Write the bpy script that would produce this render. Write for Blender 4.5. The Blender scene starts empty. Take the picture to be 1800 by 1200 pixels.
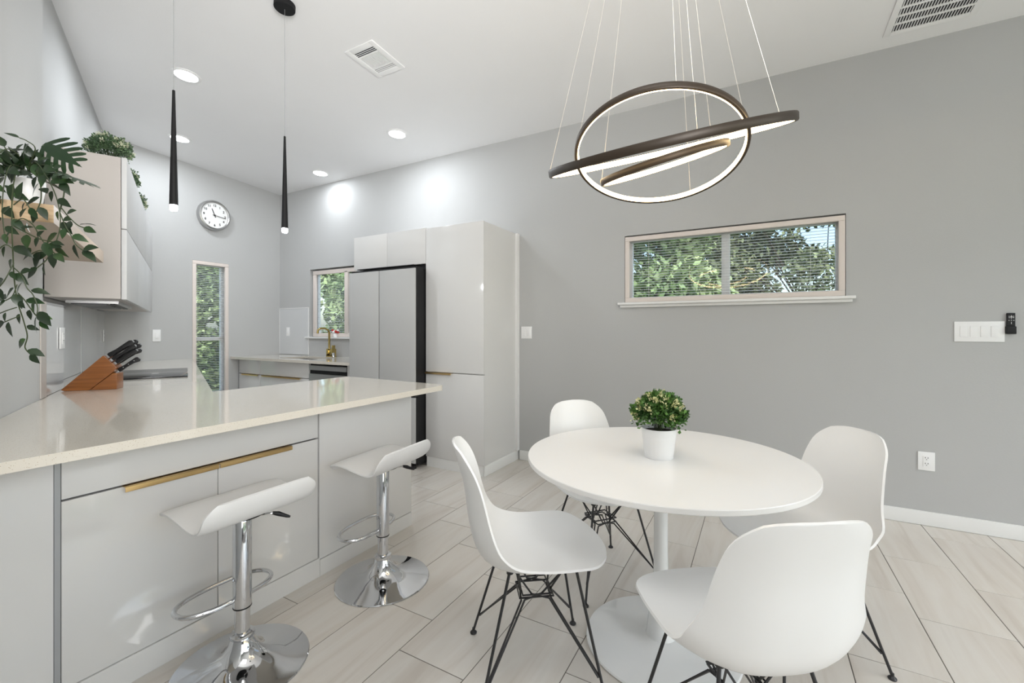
import bpy, bmesh, math, random
import numpy as np
from mathutils import Vector, Matrix
C = bpy.context.scene.collection
PI = math.pi
sin, cos = math.sin, math.cos

# ---------------------------------------------------------------- camera
RH = Vector((0.4874, -0.8732, 0)); WH = Vector((0.8732, 0.4874, 0)); EYE = 1.245; F = 774.0
cam_d = bpy.data.cameras.new('camera'); cam = bpy.data.objects.new('camera', cam_d); C.objects.link(cam)
cam.location = (0, 0, EYE)
cam.rotation_euler = (PI/2, 0, math.atan2(WH.y, WH.x) - PI/2)
cam_d.sensor_width = 36; cam_d.lens = 36*F/1800; cam_d.shift_y = -20/1800; cam_d.clip_start = .05; cam_d.clip_end = 200
bpy.context.scene.camera = cam

# ---------------------------------------------------------------- world, exposure, large lights
w = bpy.data.worlds.new('world'); bpy.context.scene.world = w; w.use_nodes = True
nt = w.node_tree; bg = nt.nodes['Background']
sky = nt.nodes.new('ShaderNodeTexSky'); sky.sky_type = 'NISHITA'; sky.sun_elevation = math.radians(48); sky.sun_rotation = math.radians(200)
sky.sun_disc = False; sky.air_density = 1.0; sky.dust_density = 2.5; sky.ozone_density = 1.0
nt.links.new(sky.outputs[0], bg.inputs[0]); bg.inputs[1].default_value = 0.42
vs = bpy.context.scene.view_settings
vs.view_transform = 'Standard'; vs.look = 'None'; vs.gamma = 1; vs.use_curve_mapping = False; vs.exposure = 0.0

def light(kind, name, loc, energy, color=(1, 1, 1), rot=(0, 0, 0), size=None, size_y=None, **kw):
    d = bpy.data.lights.new(name, kind); d.energy = energy; d.color = color
    if kind == 'AREA':
        d.shape = 'RECTANGLE' if size_y else 'DISK'; d.size = size
        if size_y: d.size_y = size_y
    for k, v in kw.items(): setattr(d, k, v)
    o = bpy.data.objects.new(name, d); C.objects.link(o); o.location = loc; o.rotation_euler = rot
    return o
light('SUN', 'sun', (0, 0, 20), 3.8, (1, .96, .9), Vector((-.72, -.22, .66)).to_track_quat('Z', 'Y').to_euler(), angle=.01)
# daylight of the big opening behind the camera, and an added fill lamp at the left
light('AREA', 'daylight_opening', (1.2, -3.05, 1.45), 120, (1, .985, .96), (math.radians(-90), PI, 0), 3.6, 2.3)
light('AREA', 'side_fill', (-1.05, -1.25, 1.35), 36, (1, .99, .97), (math.radians(90), 0, math.radians(-68)), 2.2, 2.0)  # added side fill to brighten the chairs
def aim(v): return Vector(v).to_track_quat('-Z', 'Y').to_euler()
# bounce flash: a big soft head behind the camera aimed at the ceiling
light('AREA', 'bounce_flash', (-.55, -.9, 1.75), 38, (1, .99, .975), aim((.50, .80, .33)), 1.0, 1.0, spread=math.radians(90))
light('AREA', 'overhead_fill', (.45, .05, 3.18), 13, (1, .985, .96), (0, 0, 0), 1.0, 1.0)  # added overhead fill for floor and table, no fitting belongs to it
light('AREA', 'bounce_flash_rear', (1.6, -1.6, 1.9), 13, (1, .985, .965), aim((0, .25, 1)), 1.6, 1.6)

# ---------------------------------------------------------------- materials
MATS = {}
def mat(name, color, rough=.5, metal=0, coat=0, emit=None, estr=0, bump=0, bscale=40, var=0, spec=.5, trans=0, varscale=3):
    if name in MATS: return MATS[name]
    m = bpy.data.materials.new(name); m.use_nodes = True; t = m.node_tree; b = t.nodes['Principled BSDF']
    col = tuple(color)+(1,)
    b.inputs['Base Color'].default_value = col; b.inputs['Roughness'].default_value = rough; b.inputs['Metallic'].default_value = metal
    b.inputs['Coat Weight'].default_value = coat; b.inputs['Coat Roughness'].default_value = .03
    b.inputs['Specular IOR Level'].default_value = spec
    if trans: b.inputs['Transmission Weight'].default_value = trans
    if emit: b.inputs['Emission Color'].default_value = tuple(emit)+(1,); b.inputs['Emission Strength'].default_value = estr
    tc = t.nodes.new('ShaderNodeTexCoord')
    n = t.nodes.new('ShaderNodeTexNoise'); n.inputs['Scale'].default_value = varscale; n.inputs['Detail'].default_value = 4
    t.links.new(tc.outputs['Object'], n.inputs['Vector'])
    mx = t.nodes.new('ShaderNodeMix'); mx.data_type = 'RGBA'; v = var if var else .015
    mx.inputs[6].default_value = tuple(c*(1-v) for c in color)+(1,); mx.inputs[7].default_value = tuple(min(1, c*(1+v)) for c in color)+(1,)
    t.links.new(n.outputs['Fac'], mx.inputs[0]); t.links.new(mx.outputs[2], b.inputs['Base Color'])
    if bump:
        n2 = t.nodes.new('ShaderNodeTexNoise'); n2.inputs['Scale'].default_value = bscale; n2.inputs['Detail'].default_value = 3
        t.links.new(tc.outputs['Object'], n2.inputs['Vector'])
        bp = t.nodes.new('ShaderNodeBump'); bp.inputs['Strength'].default_value = bump; bp.inputs['Distance'].default_value = .004
        t.links.new(n2.outputs['Fac'], bp.inputs['Height']); t.links.new(bp.outputs['Normal'], b.inputs['Normal'])
    MATS[name] = m; return m

def ramp_mat(name, stops, mapping, rough=.35, noise_scale=4, detail=6, distort=1.2, per_object=0, spec=.5, coat=0, per_island=0):
    m = bpy.data.materials.new(name); m.use_nodes = True; t = m.node_tree; b = t.nodes['Principled BSDF']
    b.inputs['Roughness'].default_value = rough; b.inputs['Specular IOR Level'].default_value = spec; b.inputs['Coat Weight'].default_value = coat
    tc = t.nodes.new('ShaderNodeTexCoord'); mp = t.nodes.new('ShaderNodeMapping'); mp.inputs['Scale'].default_value = mapping
    t.links.new(tc.outputs['Object'], mp.inputs['Vector'])
    n = t.nodes.new('ShaderNodeTexNoise'); n.noise_dimensions = '4D'; n.inputs['Scale'].default_value = noise_scale
    n.inputs['Detail'].default_value = detail; n.inputs['Distortion'].default_value = distort
    t.links.new(mp.outputs[0], n.inputs['Vector'])
    oi = t.nodes.new('ShaderNodeObjectInfo'); mul = t.nodes.new('ShaderNodeMath'); mul.operation = 'MULTIPLY'; mul.inputs[1].default_value = 37
    t.links.new(oi.outputs['Random'], mul.inputs[0]); t.links.new(mul.outputs[0], n.inputs['W'])
    r = t.nodes.new('ShaderNodeValToRGB'); els = r.color_ramp.elements
    els[0].position = stops[0][0]; els[0].color = tuple(stops[0][1])+(1,)
    els[1].position = stops[-1][0]; els[1].color = tuple(stops[-1][1])+(1,)
    for p, c in stops[1:-1]:
        e = els.new(p); e.color = tuple(c)+(1,)
    t.links.new(n.outputs['Fac'], r.inputs[0])
    hs = t.nodes.new('ShaderNodeHueSaturation')
    mr = t.nodes.new('ShaderNodeMapRange'); mr.inputs[3].default_value = 1-per_object; mr.inputs[4].default_value = 1+per_object
    src = oi.outputs['Random']
    if per_island:
        g = t.nodes.new('ShaderNodeNewGeometry'); src = g.outputs['Random Per Island']
        mr.inputs[3].default_value = 1-per_island; mr.inputs[4].default_value = 1+per_island
    t.links.new(src, mr.inputs[0]); t.links.new(mr.outputs[0], hs.inputs['Value'])
    t.links.new(r.outputs[0], hs.inputs['Color']); t.links.new(hs.outputs[0], b.inputs['Base Color'])
    MATS[name] = m; return m

M_wall = mat('painted_wall', (.465, .468, .466), .75, bump=.12, bscale=90)
M_ceil = mat('ceiling_paint', (.81, .81, .815), .8, bump=.08, bscale=90)
M_trim = mat('white_trim', (.78, .78, .77), .35)
M_casing = mat('beige_casing', (.70, .63, .585), .5)
M_vinyl = mat('white_vinyl', (.8, .8, .8), .35)
M_gloss = mat('gloss_white_lacquer', (.66, .655, .645), .10, coat=.3)
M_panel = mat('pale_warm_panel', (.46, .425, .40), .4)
M_satin = mat('satin_white_door', (.60, .60, .60), .45)
M_gap = mat('shadow_gap_grey', (.12, .12, .125), .5)
M_greytrim = mat('grey_trim', (.36, .37, .38), .35, metal=.3)
M_plastic = mat('white_chair_plastic', (.87, .87, .865), .32)
M_table = mat('white_table_lacquer', (.86, .85, .835), .28)
M_tablebase = mat('white_glossy_base', (.82, .83, .83), .08, coat=.5)
M_blackw = mat('black_wire', (.018, .018, .02), .35)
M_black = mat('matt_black_metal', (.008, .008, .009), .6, spec=.25)
M_bplast = mat('black_plastic', (.009, .009, .010), .45, spec=.3)
M_dark = mat('dark_steel', (.05, .05, .055), .3, metal=.6)
M_chrome = mat('chrome', (.66, .67, .69), .05, metal=1)
M_brushed = mat('brushed_steel', (.50, .50, .50), .28, metal=1)
M_gold = mat('brushed_gold', (.74, .52, .24), .3, metal=1)
M_goldf = mat('gold_faucet', (.55, .42, .16), .22, metal=1)
M_fridge = mat('grey_glass_front', (.46, .46, .455), .18, coat=.3)
M_stool = mat('white_leatherette', (.74, .74, .74), .42, bump=.03, bscale=300)
M_bronze = mat('dark_bronze_metal', (.032, .022, .014), .45, metal=.3)
M_led = mat('warm_led', (1, .8, .5), .5, emit=(1, .74, .40), estr=14)
M_cool = mat('cool_led', (1, 1, 1), .5, emit=(.93, .97, 1), estr=11)
M_wire = mat('steel_wire', (.72, .68, .62), .35, metal=.7)
M_pot = mat('white_pot', (.84, .84, .84), .35)
M_soil = mat('dark_soil', (.03, .022, .016), .9)
M_stem = mat('dark_green_stem', (.035, .05, .018), .6)
M_bark = mat('tree_bark', (.08, .06, .045), .9, bump=.6, bscale=20)
M_clockface = mat('clock_face_white', (.8, .8, .79), .4)
M_ctglass = mat('black_cooktop_glass', (.02, .021, .024), .12, spec=.3)
M_bsplash = mat('grey_glass_backsplash', (.60, .61, .62), .05, coat=.5)
M_slat = mat('blind_slat_white', (.82, .83, .82), .4)
M_red = mat('red_petals', (.6, .05, .04), .5)
M_white = mat('plain_white', (.85, .85, .85), .4)
M_ground = mat('garden_grass', (.09, .13, .05), .9, var=.4, varscale=6)
M_wood = ramp_mat('light_oak', [(.3, (.36, .23, .12)), (.5, (.45, .31, .17)), (.7, (.52, .37, .22))], (2, 2, 40), .45, 3, 6, .8)
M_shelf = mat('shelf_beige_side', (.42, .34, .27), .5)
M_block = ramp_mat('cherry_wood', [(.3, (.17, .052, .010)), (.55, (.23, .078, .016)), (.75, (.29, .105, .026))], (1, 1, 30), .3, 3, 5, .5, coat=.2)
M_tile = ramp_mat('stone_look_tile', [(.25, (.54, .49, .435)), (.45, (.63, .59, .54)), (.6, (.66, .63, .585)), (.8, (.59, .555, .51))], (.55, 5.5, 1), .22, 1.6, 8, 1.5, per_object=.035)
M_grout = mat('dark_grout', (.13, .115, .10), .9)
M_ivy = ramp_mat('ivy_leaf_green', [(.3, (.008, .018, .008)), (.55, (.014, .036, .010)), (.75, (.045, .095, .018))], (1, 1, 1), .38, 14, 3, .5, per_object=.45)
M_mon = ramp_mat('split_leaf_green', [(.3, (.009, .026, .010)), (.7, (.018, .048, .014))], (1, 1, 1), .35, 8, 3, .5)
M_box = ramp_mat('boxwood_green', [(.3, (.03, .09, .02)), (.7, (.10, .22, .04))], (1, 1, 1), .5, 20, 3, .5, per_island=.5)
M_bloom = ramp_mat('pale_yellow_tips', [(.3, (.50, .52, .20)), (.7, (.72, .70, .42))], (1, 1, 1), .5, 20, 3, .5, per_island=.25)
M_box2 = ramp_mat('grey_green_leaves', [(.3, (.05, .10, .05)), (.7, (.12, .19, .09))], (1, 1, 1), .5, 20, 3, .5, per_island=.5)
M_bloom2 = ramp_mat('pale_cream_tips', [(.3, (.45, .48, .32)), (.7, (.66, .67, .50))], (1, 1, 1), .5, 20, 3, .5, per_island=.25)
def tree_mat(name, a, b_):
    m = ramp_mat(name, [(.35, a), (.65, b_)], (1, 1, 1), .6, 1.3, 4, .3, per_island=.5)
    b = m.node_tree.nodes['Principled BSDF']; b.inputs['Subsurface Weight'].default_value = 0
    return m
M_treeA = tree_mat('hedge_leaves', (.15, .23, .09), (.36, .44, .22))
M_treeB = tree_mat('oak_leaves', (.09, .12, .06), (.24, .27, .14))

# quartz worktop: fine specks
def quartz():
    m = bpy.data.materials.new('speckled_quartz'); m.use_nodes = True; t = m.node_tree; b = t.nodes['Principled BSDF']
    b.inputs['Roughness'].default_value = .07; b.inputs['Coat Weight'].default_value = .2
    tc = t.nodes.new('ShaderNodeTexCoord')
    v = t.nodes.new('ShaderNodeTexVoronoi'); v.inputs['Scale'].default_value = 190
    t.links.new(tc.outputs['Object'], v.inputs['Vector'])
    r = t.nodes.new('ShaderNodeValToRGB'); r.color_ramp.elements[0].position = .10; r.color_ramp.elements[0].color = (.38, .30, .21, 1)
    r.color_ramp.elements[1].position = .22; r.color_ramp.elements[1].color = (.64, .60, .53, 1)
    t.links.new(v.outputs['Distance'], r.inputs[0]); t.links.new(r.outputs[0], b.inputs['Base Color'])
    return m
M_quartz = quartz()
# thin window glass
def glass():
    m = bpy.data.materials.new('window_glass'); m.use_nodes = True; t = m.node_tree
    for n in list(t.nodes): t.nodes.remove(n)
    o = t.nodes.new('ShaderNodeOutputMaterial'); tr = t.nodes.new('ShaderNodeBsdfTransparent'); gl = t.nodes.new('ShaderNodeBsdfGlossy')
    tr.inputs[0].default_value = (.95, .98, .97, 1); gl.inputs['Roughness'].default_value = .01
    lw = t.nodes.new('ShaderNodeLayerWeight'); lw.inputs[0].default_value = .5
    pw = t.nodes.new('ShaderNodeMath'); pw.operation = 'POWER'; pw.inputs[1].default_value = 5; t.links.new(lw.outputs['Facing'], pw.inputs[0])
    fr = t.nodes.new('ShaderNodeMath'); fr.operation = 'MULTIPLY_ADD'; fr.inputs[1].default_value = .96; fr.inputs[2].default_value = .035; t.links.new(pw.outputs[0], fr.inputs[0]); mx = t.nodes.new('ShaderNodeMixShader')
    t.links.new(fr.outputs[0], mx.inputs[0]); t.links.new(tr.outputs[0], mx.inputs[1]); t.links.new(gl.outputs[0], mx.inputs[2]); t.links.new(mx.outputs[0], o.inputs[0])
    return m
M_glass = glass()

# ---------------------------------------------------------------- mesh helpers
class MB:
    """collects shapes, builds ONE mesh object"""
    def __init__(s): s.v = []; s.f = []
    def add(s, vs_, fs, M=None):
        n = len(s.v)
        for p in vs_: s.v.append(tuple(M @ Vector(p)) if M is not None else tuple(p))
        for q in fs: s.f.append(tuple(n+i for i in q))
        return s
    def box(s, x0, x1, y0, y1, z0, z1, M=None):
        return s.add([(x0, y0, z0), (x1, y0, z0), (x1, y1, z0), (x0, y1, z0), (x0, y0, z1), (x1, y0, z1), (x1, y1, z1), (x0, y1, z1)],
                     [(0, 3, 2, 1), (4, 5, 6, 7), (0, 1, 5, 4), (1, 2, 6, 5), (2, 3, 7, 6), (3, 0, 4, 7)], M)
    def prism(s, poly, z0, z1, M=None):
        n = len(poly)
        return s.add([(x, y, z0) for x, y in poly]+[(x, y, z1) for x, y in poly],
                     [tuple(range(n-1, -1, -1)), tuple(range(n, 2*n))]+[(i, (i+1) % n, n+(i+1) % n, n+i) for i in range(n)], M)
    def lathe(s, prof, n=32, M=None):
        vs_ = []; fs = []
        for r, z in prof:
            for k in range(n): a = 2*PI*k/n; vs_.append((r*cos(a), r*sin(a), z))
        for i in range(len(prof)-1):
            for k in range(n): k2 = (k+1) % n; fs.append((i*n+k, i*n+k2, (i+1)*n+k2, (i+1)*n+k))
        fs.append(tuple(range(n-1, -1, -1))); fs.append(tuple((len(prof)-1)*n+k for k in range(n)))
        return s.add(vs_, fs, M)
    def tube(s, pts, r, n=8, M=None, closed=False):
        P = [Vector(p) for p in pts]; N = len(P); rs = r if isinstance(r, (list, tuple)) else [r]*N
        vs_ = []; fs = []; up = None
        for i, p in enumerate(P):
            a = P[(i-1) % N] if (closed or i > 0) else p; b = P[(i+1) % N] if (closed or i < N-1) else p
            t = (b-a).normalized()
            if up is None:
                up = Vector((0, 0, 1)) if abs(t.z) < .9 else Vector((1, 0, 0))
            x = up - t*up.dot(t)
            if x.length < 1e-6: x = t.orthogonal()
            x.normalize(); up = x; y = t.cross(x)
            for k in range(n): g = 2*PI*k/n; vs_.append(p + (x*cos(g)+y*sin(g))*rs[i])
        m = N if closed else N-1
        for i in range(m):
            j = (i+1) % N
            for k in range(n): k2 = (k+1) % n; fs.append((i*n+k, i*n+k2, j*n+k2, j*n+k))
        if not closed: fs.append(tuple(range(n-1, -1, -1))); fs.append(tuple((N-1)*n+k for k in range(n)))
        return s.add(vs_, fs, M)
    def build(s, name, m, parent=None, smooth=False, bevel=0, loc=None, kind=None, angle=40, seg=2):
        me = bpy.data.meshes.new(name); me.from_pydata(s.v, [], s.f); me.materials.append(m)
        bm = bmesh.new(); bm.from_mesh(me); bmesh.ops.recalc_face_normals(bm, faces=bm.faces)
        if bevel:
            es = [e for e in bm.edges if len(e.link_faces) == 2 and e.calc_face_angle(0) > .6]
            bmesh.ops.bevel(bm, geom=es, offset=bevel, segments=seg, affect='EDGES', profile=.6, clamp_overlap=True)
        bm.to_mesh(me); bm.free()
        if smooth or bevel: smooth_mesh(me, angle)
        return link(name, me, parent, loc, kind)
def smooth_mesh(me, angle=40):
    me.polygons.foreach_set('use_smooth', [True]*len(me.polygons))
    try: me.set_sharp_from_angle(angle=math.radians(angle))
    except Exception: pass
def link(name, me, parent=None, loc=None, kind=None):
    o = bpy.data.objects.new(name, me); C.objects.link(o)
    if parent: o.parent = parent
    if loc is not None: o.location = loc
    if kind: o['kind'] = kind
    return o
def box(name, x0, x1, y0, y1, z0, z1, m, parent=None, bevel=0, kind=None, M=None):
    return MB().box(x0, x1, y0, y1, z0, z1, M).build(name, m, parent, bevel=bevel, kind=kind)
def tag(o, label, cat, group=None):
    o['label'] = label; o['category'] = cat
    if group: o['group'] = group
    return o
def thing(name, label, cat, loc=(0, 0, 0), rz=0, group=None):
    o = bpy.data.objects.new(name, None); o.empty_display_size = .1; C.objects.link(o); o.location = loc; o.rotation_euler = (0, 0, rz)
    return tag(o, label, cat, group)
def copy_tree(o, parent=None):
    c = o.copy(); C.objects.link(c)
    if parent is not None: c.parent = parent
    for ch in list(o.children): copy_tree(ch, c)
    return c
def at(px, py, w): return RH*((px-900)/F*w) + WH*w + Vector((0, 0, EYE+(580-py)/F*w))

# ---------------------------------------------------------------- room shell
XW, YB, YF = 3.745, 5.76, -3.2
K = .452; A_MAIN = -.7305; A_NEAR = -.6155           # left wall planes X = A + K*Y
def ceil_z(x): return 3.105 + .0615*(XW-x)
ROOM = [(XW-.001, YF), (XW-.001, YB-.001), (A_MAIN+K*YB+.01, YB-.001), (A_NEAR+K*YF+.01, YF)]
def clip(poly, n, d):   # keep n.p <= d
    out = []
    for i in range(len(poly)):
        a, b = poly[i], poly[(i+1) % len(poly)]
        da = n[0]*a[0]+n[1]*a[1]-d; db = n[0]*b[0]+n[1]*b[1]-d
        if da <= 0: out.append(a)
        if da*db < 0: t = da/(da-db); out.append((a[0]+(b[0]-a[0])*t, a[1]+(b[1]-a[1])*t))
    return out
fl = MB().prism([(XW+.14, YF-.14), (XW+.14, YB+.14), (A_MAIN+K*YB-.2, YB+.14), (A_NEAR+K*YF-.3, YF-.14)], -.12, -.0015).build('floor', M_grout, kind='structure')
# individual tiles: 305 x 610 running bond, each row stepped by a third
gap = .0033
ntile = 0
tile_cache = {}
for j in range(-15, 20):
    y0 = 1.525 + (j)*.3045; y1 = y0+.3045
    xoff = (2.294 + .2*j) % .6095
    for i in range(-4, 7):
        x0 = xoff + i*.6095; x1 = x0+.6095
        poly = [(x0+gap/2, y0+gap/2), (x1-gap/2, y0+gap/2), (x1-gap/2, y1-gap/2), (x0+gap/2, y1-gap/2)]
        full = poly
        poly = clip(poly, (1, 0), XW-.002); poly = clip(poly, (0, 1), YB-.002) if poly else poly
        poly = clip(poly, (-1, K), -(A_NEAR+.004)) if poly else poly
        if len(poly) < 3: continue
        ar = abs(sum(poly[k][0]*poly[(k+1) % len(poly)][1]-poly[(k+1) % len(poly)][0]*poly[k][1] for k in range(len(poly))))/2
        if ar < .002: continue
        cx, cy = (x0+x1)/2, (y0+y1)/2
        if cy < -1.3 and cx < 1.6: continue
        if poly == full and 'full' in tile_cache:
            o = link('tile', tile_cache['full'], fl, (cx, cy, 0))
        else:
            o = MB().prism([(x-cx, y-cy) for x, y in poly], -.0035, 0).build('tile', M_tile, fl, bevel=.0008, loc=(cx, cy, 0), seg=1)
            if poly == full: tile_cache['full'] = o.data
        ntile += 1

def wall_slab(name, x0, x1, y0, y1, z0, z1, holes, axis):
    """axis 'Y': slab spans Y with thickness in X (holes are y,z rects); axis 'X': the other way"""
    b = MB(); a0, a1 = (y0, y1) if axis == 'Y' else (x0, x1)
    def put(u0, u1, v0, v1):
        if axis == 'Y': b.box(x0, x1, u0, u1, v0, v1)
        else: b.box(u0, u1, y0, y1, v0, v1)
    cur = a0
    for (u0, u1, v0, v1) in sorted(holes):
        put(cur, u0, z0, z1); put(u0, u1, z0, v0); put(u0, u1, v1, z1); cur = u1
    put(cur, a1, z0, z1)
    return b.build(name, M_wall, kind='structure')
W1 = (-.527, .991, 1.455, 2.045); W3 = (4.25, 5.118, 1.141, 2.034); W2 = (2.667, 3.072, .45, 2.066)
wall_slab('wall_right', XW, XW+.14, YF, YB, 0, 3.12, [W1, W3], 'Y')
wall_slab('wall_back', A_MAIN+K*YB-.1, XW+.14, YB, YB+.14, 0, 3.30, [W2], 'X')
wall_slab('wall_front', A_NEAR+K*YF-.2, XW+.14, YF-.14, YF, 0, 3.5, [(-.7, 3.1, .05, 2.65)], 'X')
e1 = K*.001
MB().prism([(A_MAIN+K*YB, YB), (A_MAIN+K*2.9, 2.9), (A_MAIN+K*2.9-.15, 2.9), (A_MAIN+K*YB-.15, YB)], 0, 3.45).build('wall_left', M_wall, kind='structure')
MB().prism([(A_NEAR+K*3.04, 3.04), (A_NEAR+K*YF, YF), (A_NEAR+K*YF-.2, YF), (A_NEAR+K*3.04-.3, 3.2), (A_MAIN+K*3.08, 3.08)], 0, 3.55).build('wall_near', M_wall, kind='structure')
cb = MB()
xa, xb = -2.6, XW+.14
cb.add([(xa, YF-.14, ceil_z(xa)), (xb, YF-.14, ceil_z(xb)), (xb, YB+.14, ceil_z(xb)), (xa, YB+.14, ceil_z(xa)),
        (xa, YF-.14, ceil_z(xa)+.15), (xb, YF-.14, ceil_z(xb)+.15), (xb, YB+.14, ceil_z(xb)+.15), (xa, YB+.14, ceil_z(xa)+.15)],
       [(0, 3, 2, 1), (4, 5, 6, 7), (0, 1, 5, 4), (1, 2, 6, 5), (2, 3, 7, 6), (3, 0, 4, 7)])
cb.build('ceiling', M_ceil, kind='structure')
bb = MB(); bb.prism([(XW-.014, YF), (XW, YF), (XW, 2.0), (XW-.014, 2.0)], .001, .09)
bb.build('baseboard_right', M_trim, kind='structure', bevel=.004)
box('ground', -30, 60, -30, 60, -.4, -.2, M_ground, kind='structure')

# ---- windows
def frame_ring(b, u0, u1, v0, v1, t, d0, d1, axis):
    for (a, c, e, g) in ((u0, u1, v0, v0+t), (u0, u1, v1-t, v1), (u0, u0+t, v0+t, v1-t), (u1-t, u1, v0+t, v1-t)):
        if axis == 'Y': b.box(d0, d1, a, c, e, g)
        else: b.box(a, c, d0, d1, e, g)
# window_1: long horizontal slider on the right wall
w1 = bpy.data.objects.new('window_1', None); C.objects.link(w1); w1['kind'] = 'structure'
b = MB(); frame_ring(b, W1[0]+.004, W1[1]-.004, 1.481, W1[3]-.012, .036, XW-.004, XW+.03, 'Y'); b.build('casing', M_casing, w1, bevel=.003)
b = MB(); frame_ring(b, W1[0]+.002, W1[1]-.002, 1.46, W1[3]-.002, .045, XW+.085, XW+.125, 'Y'); b.box(XW+.08, XW+.125, .19, .25, 1.50, 2.0); b.build('sash_frame', M_vinyl, w1, bevel=.003)
box('pane', XW+.100, XW+.104, -.485, .19, 1.50, 2.0, M_glass, w1); box('pane', XW+.108, XW+.112, .25, .95, 1.50, 2.0, M_glass, w1)
b = MB(); b.box(XW-.05, XW+.07, -.575, 1.04, 1.458, 1.478); b.box(XW-.026, XW+.001, -.56, 1.025, 1.436, 1.458); b.build('window_sill', M_trim, w1, bevel=.004)
# window_2: tall narrow sash in the back wall
w2 = bpy.data.objects.new('window_2', None); C.objects.link(w2); w2['kind'] = 'structure'
b = MB(); frame_ring(b, W2[0]+.002, W2[1]-.002, W2[2]+.002, W2[3]-.002, .04, YB-.004, YB+.03, 'X'); b.build('casing', M_casing, w2, bevel=.003)
b = MB(); frame_ring(b, W2[0]+.002, W2[1]-.002, W2[2]+.002, W2[3]-.002, .045, YB+.085, YB+.125, 'X'); b.box(W2[0]+.04, W2[1]-.04, YB+.08, YB+.125, 1.12, 1.165); b.build('sash_frame', M_vinyl, w2, bevel=.003)
box('pane', W2[0]+.045, W2[1]-.045, YB+.100, YB+.104, .49, 1.12, M_glass, w2); box('pane', W2[0]+.045, W2[1]-.045, YB+.108, YB+.112, 1.165, 2.02, M_glass, w2)
# window_3: over the sink
w3 = bpy.data.objects.new('window_3', None); C.objects.link(w3); w3['kind'] = 'structure'
b = MB(); frame_ring(b, W3[0]+.004, W3[1]-.03, W3[2]+.018, W3[3]-.02, .05, XW+.02, XW+.05, 'Y'); b.box(XW+.02, XW+.05, 4.43, 4.49, 1.2, 1.98); b.build('casing', M_casing, w3, bevel=.003)
b = MB(); frame_ring(b, W3[0]+.002, W3[1]-.002, W3[2]+.018, W3[3]-.002, .045, XW+.085, XW+.125, 'Y'); b.build('sash_frame', M_vinyl, w3, bevel=.003)
box('pane', XW+.100, XW+.104, W3[0]+.045, W3[1]-.045, W3[2]+.06, W3[3]-.045, M_glass, w3)
box('window_sill', XW-.03, XW+.08, 4.22, 5.19, W3[2]-.004, W3[2]+.016, M_trim, w3, bevel=.004)
# window_4: glass doors of the opening behind the camera
w4 = bpy.data.objects.new('window_4', None); C.objects.link(w4); w4['kind'] = 'structure'
b = MB(); frame_ring(b, -.7, 3.1, .05, 2.65, .06, YF-.1, YF-.04, 'X'); b.box(1.17, 1.23, YF-.1, YF-.04, .11, 2.59); b.build('sash_frame', M_vinyl, w4)
box('pane', -.64, 1.17, YF-.075, YF-.07, .11, 2.59, M_glass, w4); box('pane', 1.23, 3.04, YF-.075, YF-.07, .11, 2.59, M_glass, w4)

# ---- blinds: every slat its own part
def blind(name, label, along, a0, a1, c, z0, z1, pitch, tilt, ladders):
    """slats run along axis 'Y' or 'X' from a0 to a1, centred at depth c"""
    t = thing(name, label, 'blind', (0, 0, 0), 0)
    n = int((z1-z0-.03)/pitch); sw = .0245
    b = MB(); s = []; L = a1-a0
    dx, dz = sw/2*cos(tilt), sw/2*sin(tilt)
    prof = [(-dx, -dz), (0, .0022), (dx, dz), (dx, dz-.001), (0, .0012), (-dx, -dz-.001)]
    vs_ = [(px, -L/2, pz) for px, pz in prof]+[(px, L/2, pz) for px, pz in prof]
    b.add(vs_, [(0, 1, 2, 3, 4, 5)]+[(6+5-i) for i in range(6)] and [tuple(range(6)), tuple(range(11, 5, -1))]+[(i, (i+1) % 6, 6+(i+1) % 6, 6+i) for i in range(6)])
    first = b.build('slat', M_slat, t); mesh = first.data
    rz = 0 if along == 'Y' else PI/2
    for k in range(n):
        o = first if k == 0 else first.copy()
        if k: C.objects.link(o)
        o.location = (c, (a0+a1)/2, z0+.02+k*pitch) if along == 'Y' else ((a0+a1)/2, c, z0+.02+k*pitch)
        o.rotation_euler = (0, 0, rz)
    def bx(nm, d, u0, u1, v0, v1, m):
        return box(nm, c-d, c+d, u0, u1, v0, v1, m, t) if along == 'Y' else box(nm, u0, u1, c-d, c+d, v0, v1, m, t)
    bx('head_rail', .014, a0, a1, z1-.025, z1, M_slat); bx('bottom_rail', .012, a0, a1, z0, z0+.012, M_slat)
    for u in ladders:
        p = (c-.013, u) if along == 'Y' else (u, c-.013)
        MB().tube([(p[0], p[1], z0+.01), (p[0], p[1], z1-.02)], .0009, 4).build('ladder_cord', M_slat, t)
    return t
blind('window_blind', 'white slatted blind in the wide window of the dining wall', 'Y', -.482, .945, XW+.058, 1.482, 2.028, .0213, math.radians(5), (.80, .22, -.33))
blind('window_blind', 'white slatted blind in the tall narrow window under the clock', 'X', W2[0]+.012, W2[1]-.012, YB+.055, .46, 2.06, .0213, math.radians(-12), (W2[0]+.07, W2[1]-.08))
blind('window_blind', 'white slatted blind in the window over the sink', 'Y', W3[0]+.01, W3[1]-.01, XW+.068, 1.165, 2.02, .0213, math.radians(8), (4.4, 4.95))
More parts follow.
